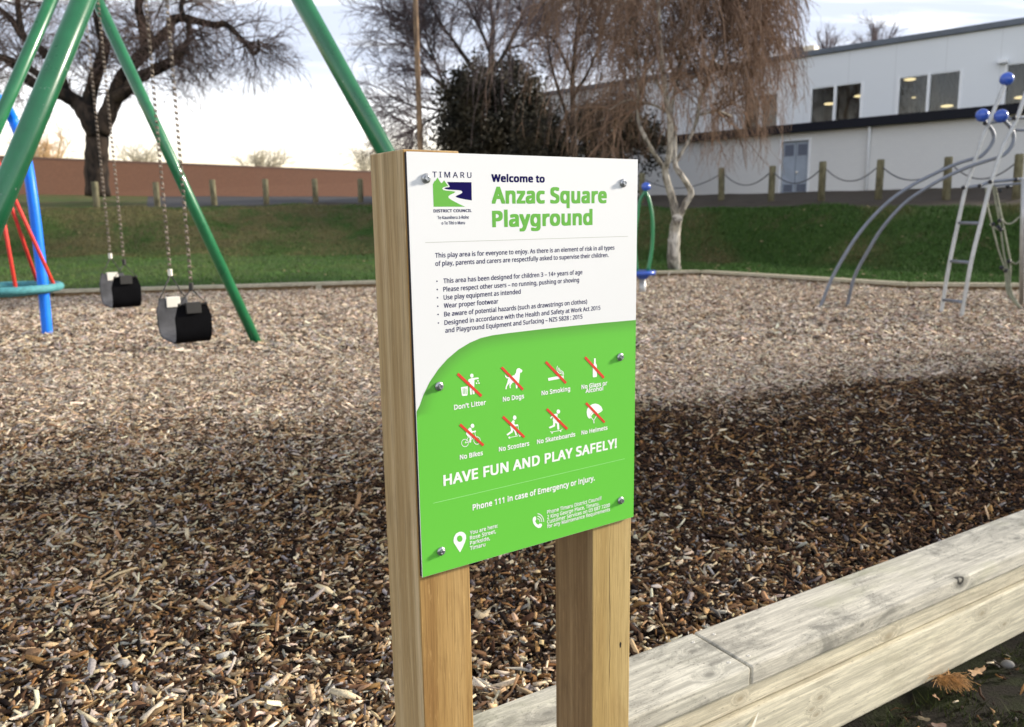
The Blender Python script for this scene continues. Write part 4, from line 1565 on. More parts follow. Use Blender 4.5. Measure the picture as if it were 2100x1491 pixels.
for px in (648, 1570, 1706):
    k_ = [i for i in range(len(FAR_PX) - 1) if FAR_PX[i][0] <= px < FAR_PX[i + 1][0]][0]
    a_, b2_ = FAR[k_], FAR[k_ + 1]
    d_ = nrm((b2_ - a_) * [1, 1, 0])
    n_ = np.array([-d_[1], d_[0], 0])
    r_ = ray(px, 600)
    t_ = np.linalg.solve(np.array([[d_[0], -r_[0]], [d_[1], -r_[1]]]), -a_[:2])[0]
    p_ = a_ + d_ * t_
    b_ = MB()
    b_.obox(p_ - (0, 0, .3) - n_ * 0.03, d_ * .1, n_ * 0.078, (0, 0, .245), 0, 0.004)
    part(b_, 'peg', M['far_cap'], fedge)

# ================================================================== BOLLARDS AND CHAINS
M['bollard'] = bark('bollard_wood', (0.12, 0.11, 0.066), (0.225, 0.205, 0.125), 9.0)
M['bollard_top'] = bark('bollard_top', (0.10, 0.095, 0.06), (0.18, 0.165, 0.10), 14.0)
rightb = [((1318, 355), (1316, 418), 24.6), ((1480.5, 344), (1479, 415), 23.6), ((1582, 340), (1581, 415), 22.6), ((1686.6, 331), (1684, 412.7), 20.9), ((1806.5, 327), (1801, 410), 20.2),
          ((1945, 321.5), (1940, 413), 18.5), ((2090, 315.5), (2084, 411), 17.6)]
leftb = [((198, 372.5), (199, 429), 30.5), ((323, 373.5), (323.5, 426), 32.3), ((438, 368.5), (440, 422), 32.6), ((544, 367), (546.5, 417), 34.0), ((646, 366.5), (647.5, 416), 34.6), ((738, 366.5), (740, 415), 35.2)]
rl = ['partly hidden behind the green spinner', 'just right of the leaning birch trunk', 'in front of the grey double doors', 'just right of the grey double doors', 'beside the white downpipe', 'crossed by the curved slide poles', 'beyond the ladder at the right edge']
ll = ['in front of the dark pruned tree trunk', 'behind the chains of the nearer swing', 'just right of the thin green swing leg', 'second from the notice board, before the brown wall', 'in front of the brown wall, nearest but one to the notice board', 'closest to the notice board post, before the brown wall']
ll[3] = 'third from the notice board, before the brown wall'
tops = []
for (tp, bt, Yq), lb in list(zip(rightb, rl)) + list(zip(leftb, ll)):
    t_ = at_y(*tp, Yq)
    b0 = at_y(*bt, Yq)
    bo = empty('bollard', (b0[0], b0[1], b0[2]), 'round timber bollard ' + lb, 'bollard', 'timber bollards along the top of the bank')
    bo.rotation_euler = (random.uniform(-.02, .02), random.uniform(-.022, .022), random.uniform(0, 3))
    rad_ = 0.088 if Yq < 26 else 0.115
    b_ = MB()
    b_.tube([(b0[0], b0[1], b0[2] - .4), (b0[0], b0[1], t_[2] - .03), (b0[0], b0[1], t_[2] - .012)], [rad_, rad_, rad_ * .96], 16)
    part(b_, 'post', M['bollard'], bo)
    b_ = MB()
    b_.tube([(b0[0], b0[1], t_[2] - .0118), (b0[0], b0[1], t_[2])], [rad_ * .955, rad_ * .8], 16)
    part(b_, 'top', M['bollard_top'], bo)
    if Yq < 26:
        tops.append(np.array([b0[0], b0[1], t_[2] - 0.20]))
cl = ['behind the birch trunk', 'left of the grey double doors', 'across the grey double doors', 'left of the white downpipe', 'right of the white downpipe behind the slide poles', 'behind the climbing ladder']
for a_, b2_, lb in zip(tops[:-1], tops[1:], cl):
    d_ = nrm(b2_ - a_)
    a2, b3 = a_ + d_ * .09, b2_ - d_ * .09
    q = np.linspace(0, 1, 15)[:, None]
    P = a2 * (1 - q) + b3 * q
    P[:, 2] -= (4 * q[:, 0] * (1 - q[:, 0])) * 0.30
    b_ = MB()
    b_.tube(P, 0.016, 6)
    tag(b_.build('chain', M['chain_dark']), 'thin sagging chain between two bollards ' + lb, 'chain', 'chains hung between the bollards')

# ================================================================== BROWN BOUNDARY WALL
def f_brick(t):
    n = t.noise(t.scale(t.pos, (1, 1, 0.25)), 1.2, 4, 0.6)
    n2 = t.noise(t.pos, 14, 4, 0.7)
    bt = t.node('ShaderNodeTexBrick')
    x, y, z = t.sep(t.pos)
    t.set(bt.inputs['Vector'], t.comb(t.math('MULTIPLY', t.math('ADD', x, y), 0.7), z, 0))
    bt.inputs['Scale'].default_value = 4.0
    bt.inputs['Mortar Size'].default_value = 0.012
    bt.inputs['Color1'].default_value = (0.175, 0.090, 0.058, 1)
    bt.inputs['Color2'].default_value = (0.150, 0.077, 0.051, 1)
    bt.inputs['Mortar'].default_value = (0.15, 0.088, 0.062, 1)
    c = t.mix(t.math('MULTIPLY', n2, 0.35), bt.outputs[0], (0.08, 0.043, 0.033))
    t.set(t.b.inputs['Base Color'], t.mix(t.math('MULTIPLY', t.sstep(n, .45, .7), .35), c, (0.14, 0.078, 0.055)))


M['brick'] = mat('brown_brick', f_brick, 0.85, 0.2)
w0, w1 = at_y(75, 393, 45.5), at_y(762, 401, 60.5)
wt0, wt1 = at_y(75, 322, 45.5), at_y(762, 350.5, 60.5)
d_ = w1 - w0
W0, W1 = w0 - d_ * 0.9, w1 + d_ * 0.55
T0_, T1_ = wt0 - (wt1 - wt0) * 0.9, wt1 + (wt1 - wt0) * 0.55
nn = nrm(np.cross(d_ * [1, 1, 0], (0, 0, 1)))
if nn[1] < 0:
    nn = -nn
nn = nn * 0.25
wl = empty('boundary_wall', W0, 'long plain reddish brown boundary wall across the road', 'wall')
b_ = MB()
q = [W0 - (0, 0, 1.2), W1 - (0, 0, 1.2), T1_ - (0, 0, .11), T0_ - (0, 0, .11)]
b_.add(q + [p + nn for p in q], [(0, 1, 2, 3), (7, 6, 5, 4), (3, 2, 6, 7), (0, 4, 5, 1), (1, 5, 6, 2), (0, 3, 7, 4)])
part(b_, 'brickwork', M['brick'], wl)
b_ = MB()
e_ = nn * 0.12
q = [T0_ - (0, 0, .108) - e_, T1_ - (0, 0, .108) - e_, T1_ - e_, T0_ - e_]
n2 = nn * 1.24
b_.add(q + [p + n2 for p in q], [(0, 1, 2, 3), (7, 6, 5, 4), (3, 2, 6, 7), (0, 4, 5, 1), (1, 5, 6, 2), (0, 3, 7, 4)])
part(b_, 'coping', paint('coping_brown', (0.10, 0.056, 0.042), 0.8, 0.15, 3), wl)

# ================================================================== BUILDING
def f_clad(t):
    x, y, z = t.sep(t.pos)
    n = t.noise(t.pos, 0.5, 4, 0.6)
    ln = t.math('FRACT', t.math('MULTIPLY', t.math('SUBTRACT', x, y), 0.42))
    seam = t.sstep(ln, 0.03, 0.0)
    c = t.mix(n, (0.71, 0.74, 0.765), (0.77, 0.80, 0.825))
    t.set(t.b.inputs['Base Color'], t.mix(t.math('MULTIPLY', seam, 0.25), c, (0.3, 0.31, 0.32)))


M['cladding'] = mat('pale_cladding', f_clad, 0.6, 0.3)


def f_block(t):
    x, y, z = t.sep(t.pos)
    n = t.noise(t.pos, 0.6, 4, 0.6)
    bt = t.node('ShaderNodeTexBrick')
    t.set(bt.inputs['Vector'], t.comb(t.math('MULTIPLY', t.math('SUBTRACT', x, y), 0.72), z, 0))
    bt.inputs['Scale'].default_value = 2.4
    bt.inputs['Mortar Size'].default_value = 0.008
    bt.inputs['Color1'].default_value = (0.68, 0.68, 0.66, 1)
    bt.inputs['Color2'].default_value = (0.66, 0.66, 0.645, 1)
    bt.inputs['Mortar'].default_value = (0.60, 0.60, 0.585, 1)
    t.set(t.b.inputs['Base Color'], t.mix(t.math('MULTIPLY', n, .35), bt.outputs[0], (0.58, 0.58, 0.565)))


M['block'] = mat('painted_block', f_block, 0.7, 0.25)
M['frame_white'] = paint('white_frames', (0.80, 0.82, 0.84), 0.4, 0.03, 3)
M['navy_metal'] = paint('navy_fascia', (0.007, 0.008, 0.014), 0.6, 0.15, 2, spec=0.2)
M['roof_grey'] = paint('roof_flashing', (0.11, 0.13, 0.16), 0.5, 0.15, 2)
M['door_grey'] = paint('grey_blue_door', (0.33, 0.38, 0.45), 0.5, 0.08, 3)
M['louvre'] = paint('dark_louvre', (0.12, 0.14, 0.19), 0.5, 0.1, 10)
M['room'] = bark('dim_room', (0.16, 0.13, 0.11), (0.70, 0.62, 0.56), 1.6)
M['lamp'] = flat('ceiling_lamp', (1.0, 0.80, 0.42), 0.5, emit=1.1)


def f_glass(t):
    t.set(t.b.inputs['Base Color'], (0.9, 0.95, 0.95))
    g = t.node('ShaderNodeBsdfGlossy')
    g.inputs['Roughness'].default_value = 0.03
    g.inputs['Color'].default_value = (0.75, 0.8, 0.82, 1)
    tr = t.node('ShaderNodeBsdfTransparent')
    tr.inputs['Color'].default_value = (0.72, 0.74, 0.73, 1)
    mx = t.node('ShaderNodeMixShader')
    fr = t.node('ShaderNodeFresnel')
    fr.inputs['IOR'].default_value = 1.6
    t.l.new(fr.outputs[0], mx.inputs[0])
    t.l.new(tr.outputs[0], mx.inputs[1])
    t.l.new(g.outputs[0], mx.inputs[2])
    t.l.new(mx.outputs[0], t.out.inputs[0])


M['glass'] = mat('window_glass', f_glass)
th = math.radians(-44)
BD = np.array([math.cos(th), math.sin(th), 0])
BN = np.array([math.sin(th), -math.cos(th), 0])     # towards the camera side
BP = at_y(1630, 394, 32.0)
if BN @ (np.array([0, 0, BP[2]]) - BP) < 0:
    BN = -BN
bu = empty('building', BP * [1, 1, 0] + np.array([0, 0, 1.2]), 'two storey pale grey building with navy fascia and upper windows', 'building')


def bx(s_, o_, z_):
    """point on the building: along the front, out of the front, height"""
    p = BP + BD * s_ + BN * o_
    return np.array([p[0], p[1], z_])


def b_at(px, py, o_):
    p = at_plane(px, py, BP + BN * o_, BN)
    return float((p - BP) @ BD), float(p[2])


SETB = -1.1
S0, S1 = -16.0, 16.0
zf0, zf1 = 4.14, 4.45
z_roof = b_at(1800, 95, SETB)[1]
zb_ = 1.0
# lower wall with the door opening
dl, _ = b_at(1600, 395, 0)
dr, _ = b_at(1655, 395, 0)
_, dtop = b_at(1630, 289, 0)
_, dbot = b_at(1630, 394, 0)
b_ = MB()


def panel_wall(mb, s0, s1, z0, z1, o_, th_=0.2, mi=0):
    mb.obox(bx(s0, o_ - th_, z0), BD * (s1 - s0), BN * th_, (0, 0, z1 - z0), mi)


panel_wall(b_, S0, dl, zb_, zf0 + .06, 0)
panel_wall(b_, dl, dr, dtop, zf0 + .06, 0)
panel_wall(b_, dr, S1, zb_, zf0 + .06, 0)
part(b_, 'lower_wall', M['block'], bu)
b_ = MB()
b_.obox(bx(S0, 0.02, zf0), BD * (S1 - S0), BN * 0.30, (0, 0, zf1 - zf0), 0, 0.01)
b_.obox(bx(S0, SETB, zf1 - .06), BD * (S1 - S0), BN * (-SETB + 0.018), (0, 0, .05))
part(b_, 'fascia', M['navy_metal'], bu)
# upper wall with window openings
wins = []
for (xl, xr, xm, yt) in [(1522, 1600, 1561, 197), (1660.5, 1771, 1713, 186), (1840.5, 1975, 1906, 158), (2061, 2205, 2135, 128)]:
    sl_, zt_ = b_at(xl, yt, SETB)
    sr_, _ = b_at(xr, yt, SETB)
    sm_, _ = b_at(xm, yt, SETB)
    wins.append([sl_, sr_, sm_, zt_])
zt_all = float(np.mean([w_[3] for w_ in wins[1:]]))
zs_all = zf1 - .1
b_ = MB()
cur = S0
for sl_, sr_, sm_, _ in wins:
    panel_wall(b_, cur, sl_, zf1 - .3, z_roof, SETB)
    panel_wall(b_, sl_, sr_, zt_all, z_roof, SETB)
    cur = sr_
panel_wall(b_, cur, S1, zf1 - .3, z_roof, SETB)
part(b_, 'upper_wall', M['cladding'], bu)
b_ = MB()
b_.obox(bx(S0 - .2, SETB - 9, z_roof + .002), BD * (S1 - S0 + .4), BN * 9.12, (0, 0, .20), 0, 0.02)
part(b_, 'roof', M['roof_grey'], bu)
b_ = MB()
b_.obox(bx(S0, SETB - 9, zb_), BD * .2, BN * 8.79, (0, 0, z_roof - zb_))
b_.obox(bx(S1 - .2, SETB - 9, zb_), BD * .2, BN * 8.79, (0, 0, z_roof - zb_))
b_.obox(bx(S0 + .21, SETB - 9, zb_), BD * (S1 - S0 - .42), BN * .2, (0, 0, z_roof - zb_))
part(b_, 'rear_wall', M['cladding'], bu)
b_ = MB()
b_.obox(bx(S0 + .3, SETB - 5.0, zf1 - .3), BD * (S1 - S0 - .6), BN * .1, (0, 0, z_roof - zf1 + .29))
b_.obox(bx(S0 + .3, SETB - 4.88, zf1 - .32), BD * (S1 - S0 - .6), BN * 4.66, (0, 0, .06))
part(b_, 'inner_room', M['room'], bu)
for sl_, sr_, sm_, _ in wins:
    fw = 0.10
    b_ = MB()
    for a0, a1 in ((sl_, sl_ + fw), (sm_ - fw / 2, sm_ + fw / 2), (sr_ - fw, sr_)):
        b_.obox(bx(a0, SETB - .1, zs_all), BD * (a1 - a0), BN * 0.13, (0, 0, zt_all - zs_all - .002), 0, 0.004)
    for a0, a1 in ((sl_ + fw, sm_ - fw / 2), (sm_ + fw / 2, sr_ - fw)):
        b_.obox(bx(a0 + .001, SETB - .09, zt_all - .035), BD * (a1 - a0 - .002), BN * 0.08, (0, 0, .03))
    wo = part(b_, 'window', M['frame_white'], bu)
    b_ = MB()
    for a0, a1 in ((sl_ + fw, sm_ - fw / 2), (sm_ + fw / 2, sr_ - fw)):
        b_.poly([bx(a0, SETB - .05, zs_all), bx(a1, SETB - .05, zs_all), bx(a1, SETB - .05, zt_all - .036), bx(a0, SETB - .05, zt_all - .036)])
    po = b_.build('pane', M['glass'], wo)
for x, y in [(1866, 163), (1874, 200), (1942, 217.5), (1763, 197), (2094, 200), (1701, 213)]:
    p_ = at_plane(x, y, BP + BN * (SETB - 2.2), BN)
    b_ = MB()
    b_.ball(p_, 0.22 if x != 1874 else 0.09, 12, 8, sc=(1, 1, .22))
    part(b_, 'ceiling_lamp', M['lamp'], bu)
# double door
dm = (dl + dr) / 2
for a0, a1 in ((dl + .02, dm - .01), (dm + .01, dr - .02)):
    b_ = MB()
    b_.obox(bx(a0, -.12, dbot - .1), BD * (a1 - a0), BN * .06, (0, 0, dtop - dbot + .08), 0, .004)
    do = part(b_, 'door', M['door_grey'], bu)
    w_ = a1 - a0
    for z0_, h_ in ((dbot + .02, .28), (dtop - .55, .42)):
        b_ = MB()
        b_.obox(bx(a0 + .15 * w_, -.058, z0_), BD * w_ * .7, BN * .012, (0, 0, h_))
        for k_ in range(6):
            b_.obox(bx(a0 + .17 * w_, -.046, z0_ + h_ * (k_ + .3) / 6), BD * w_ * .66, BN * .006, (0, 0, h_ * .07))
        b_.build('louvre', M['louvre'], do)
b_ = MB()
b_.ball(bx(dm + .08, -.03, dbot + .75), .05, 10, 8)
part(b_, 'door_knob', M['zinc'], bu)
b_ = MB()
b_.obox(bx(dl - .07, .003, dbot - .1), BD * .07, BN * .05, (0, 0, dtop - dbot + .17))
b_.obox(bx(dr, .003, dbot - .1), BD * .07, BN * .05, (0, 0, dtop - dbot + .17))
b_.obox(bx(dl + .001, .003, dtop), BD * (dr - dl - .002), BN * .05, (0, 0, .07))
part(b_, 'door_frame', M['frame_white'], bu)
sp_, _ = b_at(1779.5, 330, .06)
b_ = MB()
b_.tube([bx(sp_ + .02, .15, zf0 + .01), bx(sp_ + .02, .14, zf0 - .14), bx(sp_, .08, zf0 - .32), bx(sp_, .08, 1.3)], 0.05, 12)
part(b_, 'downpipe', M['frame_white'], bu)
s_, z_ = b_at(2058, 128, SETB)
b_ = MB()
b_.obox(bx(s_ - .14, SETB + .03, z_ - .05), BD * .3, BN * .2, (0, 0, .13), 0, .02)
part(b_, 'security_light', M['frame_white'], bu)
s_, z_ = b_at(1642, 106, SETB - .5)
b_ = MB()
b_.obox(bx(s_ - .35, SETB - .9, z_roof + .2), BD * .5, BN * .6, (0, 0, .32), 0, .05)
part(b_, 'roof_vent', M['roof_grey'], bu)
b_ = MB()
b_.obox(bx(s_ + .18, SETB - .8, z_roof + .2), BD * .45, BN * .5, (0, 0, .28), 0, .05)
part(b_, 'vent_lit_side', paint('pale_lit_vent', (0.75, 0.66, 0.5), .35, .1, 5), bu)  # vent's sunlit side, a pale box with the light in its colour

# ================================================================== TREES
def spawn(parents, per, lmin, lmax, ang=(0.5, 1.1), droop=0.0, jit=0.25, K=5, tmin=0.25, up=0.0, rad=None, out=None):
    """children polylines growing off parent polylines (N,K,3)"""
    N, Kp, _ = parents.shape
    n = N * per
    pi = np.repeat(np.arange(N), per)
    t = RNG.uniform(tmin, 0.999, n) * (Kp - 1)
    i = np.minimum(t.astype(int), Kp - 2)
    f = (t - i)[:, None]
    P0 = parents[pi, i] * (1 - f) + parents[pi, i + 1] * f
    T = parents[pi, i + 1] - parents[pi, i]
    T /= np.linalg.norm(T, axis=1)[:, None] + 1e-9
    rnd = RNG.normal(0, 1, (n, 3))
    perp = rnd - T * np.einsum('ij,ij->i', rnd, T)[:, None]
    perp /= np.linalg.norm(perp, axis=1)[:, None] + 1e-9
    a = RNG.uniform(*ang, n)[:, None]
    D = T * np.cos(a) + perp * np.sin(a)
    D[:, 2] += up
    L = RNG.uniform(lmin, lmax, n)[:, None]
    Q = np.zeros((n, K, 3))
    Q[:, 0] = P0
    st = L / (K - 1)
    for k in range(1, K):
        D = D / (np.linalg.norm(D, axis=1)[:, None] + 1e-9)
        Q[:, k] = Q[:, k - 1] + D * st
        D = D + RNG.normal(0, jit, (n, 3))
        D[:, 2] -= droop * (k / K)
    return Q


def taper(Q, r0, r1, var=0.3):
    N, K, _ = Q.shape
    return np.linspace(r0, r1, K)[None, :] * RNG.uniform(1 - var, 1 + var, (N, 1))


def resample(pts, K):
    P = np.asarray(pts)
    s = np.concatenate([[0], np.cumsum(np.linalg.norm(np.diff(P, axis=0), axis=1))])
    q = np.linspace(0, s[-1], K)
    return np.stack([np.interp(q, s, P[:, c]) for c in range(3)], -1)


def tree(name, label, cat, limbs, levels, bark_m, twig_m, group=None, extra=None):
    """limbs: list of (points, r0, r1); levels: list of (Q, r0, r1, sides)"""
    base = limbs[0][0][0]
    root = empty(name, base, label, cat, group)
    b_ = MB()
    for pts, r0_, r1_ in limbs:
        P = smooth_path(pts, 5) if len(pts) > 2 else np.asarray(pts)
        rr = np.linspace(0, 1, len(P))
        wob = 1 + 0.05 * np.sin(np.arange(len(P)) * 1.7 + r0_ * 50)
        b_.tube(P, (r0_ * (1 - rr) + r1_ * rr) * wob, 10)
    part(b_, 'trunk', bark_m, root)
    Vs, Fs, off = [], [], 0
    for Q, r0_, r1_, n_ in levels:
        V, F = batch_tubes(Q, taper(Q, r0_, r1_), n_)
        Vs.append(V)
        Fs.append(F + off)
        off += len(V)
    part_np('crown', np.concatenate(Vs), np.concatenate(Fs), twig_m, root)
    return root


def dj(pts, Y, jit=0.0):
    """photo points at a distance, wandering a little in depth along the limb"""
    out = []
    y = Y
    for x, yy in pts:
        out.append(at_y(x, yy, y))
        y += random.uniform(-jit, jit)
    return out


M['bark_dark'] = bark('dark_bark', (0.012, 0.010, 0.009), (0.062, 0.044, 0.031), 3.0)
M['twig_brown'] = bark('brown_twigs', (0.085, 0.062, 0.055), (0.22, 0.15, 0.12), 1.5)
M['twig_dark'] = bark('dark_twigs', (0.075, 0.060, 0.066), (0.20, 0.155, 0.155), 1.0)
M['birch_bark'] = bark('birch_bark', (0.12, 0.105, 0.09), (0.56, 0.52, 0.45), 7.0)
M['twig_rust'] = bark('rust_twigs', (0.135, 0.088, 0.064), (0.32, 0.21, 0.145), 1.2)
M['twig_far'] = bark('far_twigs', (0.48, 0.43, 0.31), (0.62, 0.56, 0.42), 0.5)

# -- old pruned tree at the left
YT = 36.0
k_ = YT / FPX
LIM = [([(201, 402), (198, 345), (199, 300), (201, 262)], 24, 19),
       ([(199, 275), (180, 238), (160, 212), (135, 196), (105, 185), (60, 166), (20, 126), (-40, 104)], 17, 5),
       ([(198, 268), (182, 222), (193, 165), (211, 115), (214, 88)], 12, 9),
       ([(205, 272), (222, 232), (238, 192), (250, 162), (272, 132), (290, 114), (298, 94), (291, 46), (284, 13), (296, -30)], 15, 6),
       ([(290, 114), (317, 88), (345, 62), (354, 42), (376, 36), (402, 43), (440, 51), (461, 49), (483, 67), (510, 97), (521, 110), (531, 99), (529, 82)], 9, 2.5),
       ([(240, 200), (258, 186), (282, 161), (322, 142), (357, 123), (374, 106)], 11, 8),
       ([(135, 196), (120, 145), (85, 102), (47, 76), (25, 42), (-5, 15)], 9, 4),
       ([(47, 76), (40, 40), (34, -20)], 6, 4),
       ([(105, 185), (75, 150), (20, 122), (-20, 110)], 7, 4),
       ([(214, 88), (200, 50), (196, 0), (190, -60)], 7, 3),
       ([(376, 36), (372, 10), (380, -40)], 5, 2.5),
       ([(317, 88), (305, 65)], 5, 3), ([(388, 40), (386, 62), (392, 66)], 5, 3),
       ([(296, -10), (340, -60), (420, -80)], 5, 3), ([(190, -40), (120, -80), (60, -90)], 5, 3)]
limbs = [(dj(p, YT, 0.35), a * k_ * (1.0 if a > 20 else 1.18), b * k_ * 1.1) for p, a, b in LIM]
main = np.array([resample(l[0], 8) for l in limbs[1:]])
l1 = spawn(main, 20, 0.8, 2.5, (0.6, 1.5), 0.18, 0.22, 6, 0.3, 0.08)
end = spawn(np.array([resample(limbs[5][0], 6), resample(limbs[2][0], 6), resample(limbs[4][0], 6)]), 16, 0.7, 1.9, (0.2, 1.3), 0.30, 0.2, 6, 0.7)
l1b = np.concatenate([l1, end])
l2 = spawn(l1b, 8, 0.5, 1.6, (0.3, 1.0), 0.32, 0.2, 5, 0.2)
l3 = spawn(l2, 4, 0.25, 0.8, (0.3, 0.9), 0.25, 0.2, 4, 0.2)
tree('pruned_tree', 'old dark bare pruned tree with thick gnarled limbs at left', 'tree', limbs,
     [(l1b, .030, .011, 4), (l2, .012, .006, 3), (l3, .007, .004, 3)], M['bark_dark'], M['twig_brown'])

# -- weeping birch at the edge of the bed
YB = float(at_z(1383, 556, 0.07)[1]) + 0.45
k_ = YB / FPX
BL = [([(1384, 560), (1381, 520), (1384, 475), (1389, 446)], 14.5, 10),
      ([(1388, 452), (1378, 405), (1366, 365), (1364, 345), (1371, 322), (1375, 260), (1365, 190), (1359, 134), (1354, 80), (1351, 20), (1349, -60), (1345, -160)], 8, 2),
      ([(1390, 450), (1404, 420), (1417, 398), (1412, 382), (1398, 360), (1384, 335), (1383, 268), (1376, 235), (1385, 180), (1395, 120), (1402, 60), (1412, -20), (1420, -120)], 7, 2),
      ([(1364, 348), (1345, 320), (1324, 284), (1312, 255), (1308, 225), (1308, 160), (1303, 90), (1290, 20), (1280, -60)], 4.5, 1.5),
      ([(1384, 335), (1405, 300), (1426, 256), (1437, 201), (1456, 140), (1475, 90), (1500, 40), (1530, -20)], 4, 1.5),
      ([(1366, 195), (1345, 165), (1325, 120), (1300, 110), (1270, 118)], 3, 1.2),
      ([(1437, 235), (1470, 228), (1500, 238)], 3, 1.2), ([(1375, 235), (1340, 215), (1290, 205), (1250, 225)], 3, 1),
      ([(1395, 120), (1430, 70), (1480, 20), (1540, -15), (1600, 0)], 3.2, 1.2), ([(1359, 134), (1320, 60), (1270, 10), (1210, -10)], 3.2, 1.2),
      ([(1456, 140), (1510, 100), (1560, 85), (1610, 95)], 2.6, 1), ([(1402, 60), (1450, -40), (1530, -90), (1620, -70)], 3, 1),
      ([(1351, 20), (1300, -60), (1220, -100), (1150, -60)], 3, 1), ([(1475, 90), (1540, 60), (1590, 50)], 2.4, 1)]
limbs = [(dj(p, YB, 0.22), a * k_, b * k_) for p, a, b in BL]
main = np.array([resample(l[0], 8) for l in limbs[1:]])
br = spawn(main, 12, 0.7, 2.2, (0.5, 1.3), 0.10, 0.16, 6, 0.25, 0.22)
br = br[br[:, 0, 2] > 3.0]
# keep the outline as in the photo: nothing lower right of the crown edge
extra = np.array([resample(limbs[k][0], 8) for k in (8, 10, 11, 13, 4)])
ex = spawn(extra, 16, 0.4, 1.2, (0.5, 1.4), 0.1, 0.16, 6, 0.3, 0.2)
low_l = np.array([resample(limbs[k][0], 8) for k in (3, 4, 6, 7, 2, 1)])
ex2 = spawn(low_l, 16, 0.6, 1.6, (0.6, 1.4), 0.1, 0.16, 6, 0.25, 0.1)
br = np.concatenate([br, ex, ex2[ex2[:, 0, 2] > 2.9]])
br = br[RNG.random(len(br)) < 0.60]
st = spawn(br, 11, 0.9, 2.9, (0.5, 1.3), 1.15, 0.10, 9, 0.2, 0.0)
st2 = spawn(br, 7, 0.5, 1.6, (0.5, 1.2), 1.0, 0.12, 9, 0.1, 0.0)
st = np.concatenate([st, st2])
lowest = st[:, :, 2].min(1)
st = st[(lowest > 1.9 + 1.7 * RNG.random(len(st)) ** 2) & (st[:, :, 0].max(1) < 4.9 + 0.65 * RNG.random(len(st)))]
br = br[br[:, :, 0].max(1) < 5.3]
tw = spawn(st, 6, 0.18, 0.5, (0.25, 0.7), 0.6, 0.12, 4, 0.25)
tree('weeping_birch', 'weeping birch with forked pale trunk and hanging rust brown twigs', 'tree', limbs,
     [(br, .016, .006, 4), (st, .0064, .0034, 3), (tw, .0038, .0025, 3)], M['birch_bark'], M['twig_rust'])

# -- second weeping birch, farther back
YC = 27.0
k_ = YC / FPX
BL = [([(1180, 410), (1178, 340), (1176, 260)], 7, 6), ([(1176, 265), (1174, 161), (1182, 80), (1190, 0), (1195, -120)], 6, 1.5),
      ([(1176, 270), (1150, 200), (1130, 130), (1120, 60), (1110, -40)], 4, 1.2), ([(1175, 200), (1210, 140), (1235, 70), (1250, 0)], 3.5, 1.2), ([(1174, 161), (1140, 90), (1090, 40), (1050, 10)], 3, 1),
      ([(1182, 80), (1230, 10), (1290, -30)], 3, 1)]
limbs = [(dj(p, YC, 0.4), a * k_, b * k_) for p, a, b in BL]
main = np.array([resample(l[0], 8) for l in limbs[1:]])
br = spawn(main, 19, 0.9, 2.9, (0.5, 1.3), 0.1, 0.16, 6, 0.2, 0.22)
br = br[br[:, 0, 2] > 3.0]
st = spawn(br, 8, 1.0, 3.6, (0.5, 1.3), 1.05, 0.1, 8, 0.2)
st = st[st[:, :, 2].min(1) > 2.3 + 1.5 * RNG.random(len(st)) ** 2]
tw = spawn(st, 4, 0.2, 0.6, (0.25, 0.7), 0.5, 0.12, 4, 0.25)
tree('weeping_birch', 'dark weeping birch standing between the bushy evergreen and the forked birch', 'tree', limbs,
     [(br, .022, .008, 4), (st, .008, .0045, 3), (tw, .0048, .0032, 3)], M['bark_dark'], M['twig_dark'])

# -- bare spreading tree behind the pole
YD = 38.0
k_ = YD / FPX
BL = [([(1006, 405), (1008, 330), (1010, 250), (1008, 170)], 9, 7), ([(1008, 175), (1007, 110), (1011, 55), (1005, -10), (1003, -140)], 7, 2),
      ([(1008, 200), (975, 150), (950, 112), (925, 78), (905, 50), (885, 10), (870, -60)], 5, 1.5), ([(1010, 230), (960, 200), (922, 190), (905, 160), (893, 125), (878, 92), (870, 40)], 5, 1.3),
      ([(1011, 150), (1040, 100), (1062, 55), (1085, 0), (1110, -80)], 5, 1.5), ([(1010, 260), (950, 240), (895, 225), (840, 215), (815, 200)], 4, 1), ([(922, 190), (880, 150), (845, 95), (830, 60)], 3, 1),
      ([(1010, 120), (985, 60), (960, 10), (940, -60)], 4, 1.2), ([(893, 125), (860, 90), (835, 45), (820, 20)], 2.5, 1), ([(905, 235), (865, 255), (845, 270)], 2.5, 1), ([(1040, 100), (1075, 90), (1110, 60)], 3, 1)]
limbs = [(dj(p, YD, 0.5), a * k_, b * k_) for p, a, b in BL]
main = np.array([resample(l[0], 8) for l in limbs[1:]])
l1 = spawn(main, 22, 0.9, 2.9, (0.4, 1.1), 0.05, 0.18, 6, 0.25, 0.12)
l2 = spawn(l1, 9, 0.5, 1.5, (0.3, 1.0), 0.05, 0.22, 5, 0.2)
l3 = spawn(l2, 5, 0.25, 0.8, (0.3, 1.0), 0.05, 0.25, 4, 0.2)
tree('bare_tree', 'tall bare winter tree spreading behind the wooden pole', 'tree', limbs,
     [(l1, .03, .012, 4), (l2, .013, .007, 3), (l3, .008, .005, 3)], M['bark_dark'], M['twig_dark'])

# -- dark evergreen bush
def f_leaf(t):
    n = t.noise(t.pos, 1.2, 3, 0.6)
    t.set(t.b.inputs['Base Color'], t.mix(t.sstep(n, .35, .7), (0.018, 0.018, 0.012), (0.070, 0.055, 0.030)))


M['evergreen'] = mat('evergreen_leaves', f_leaf, 0.7, 0.3)


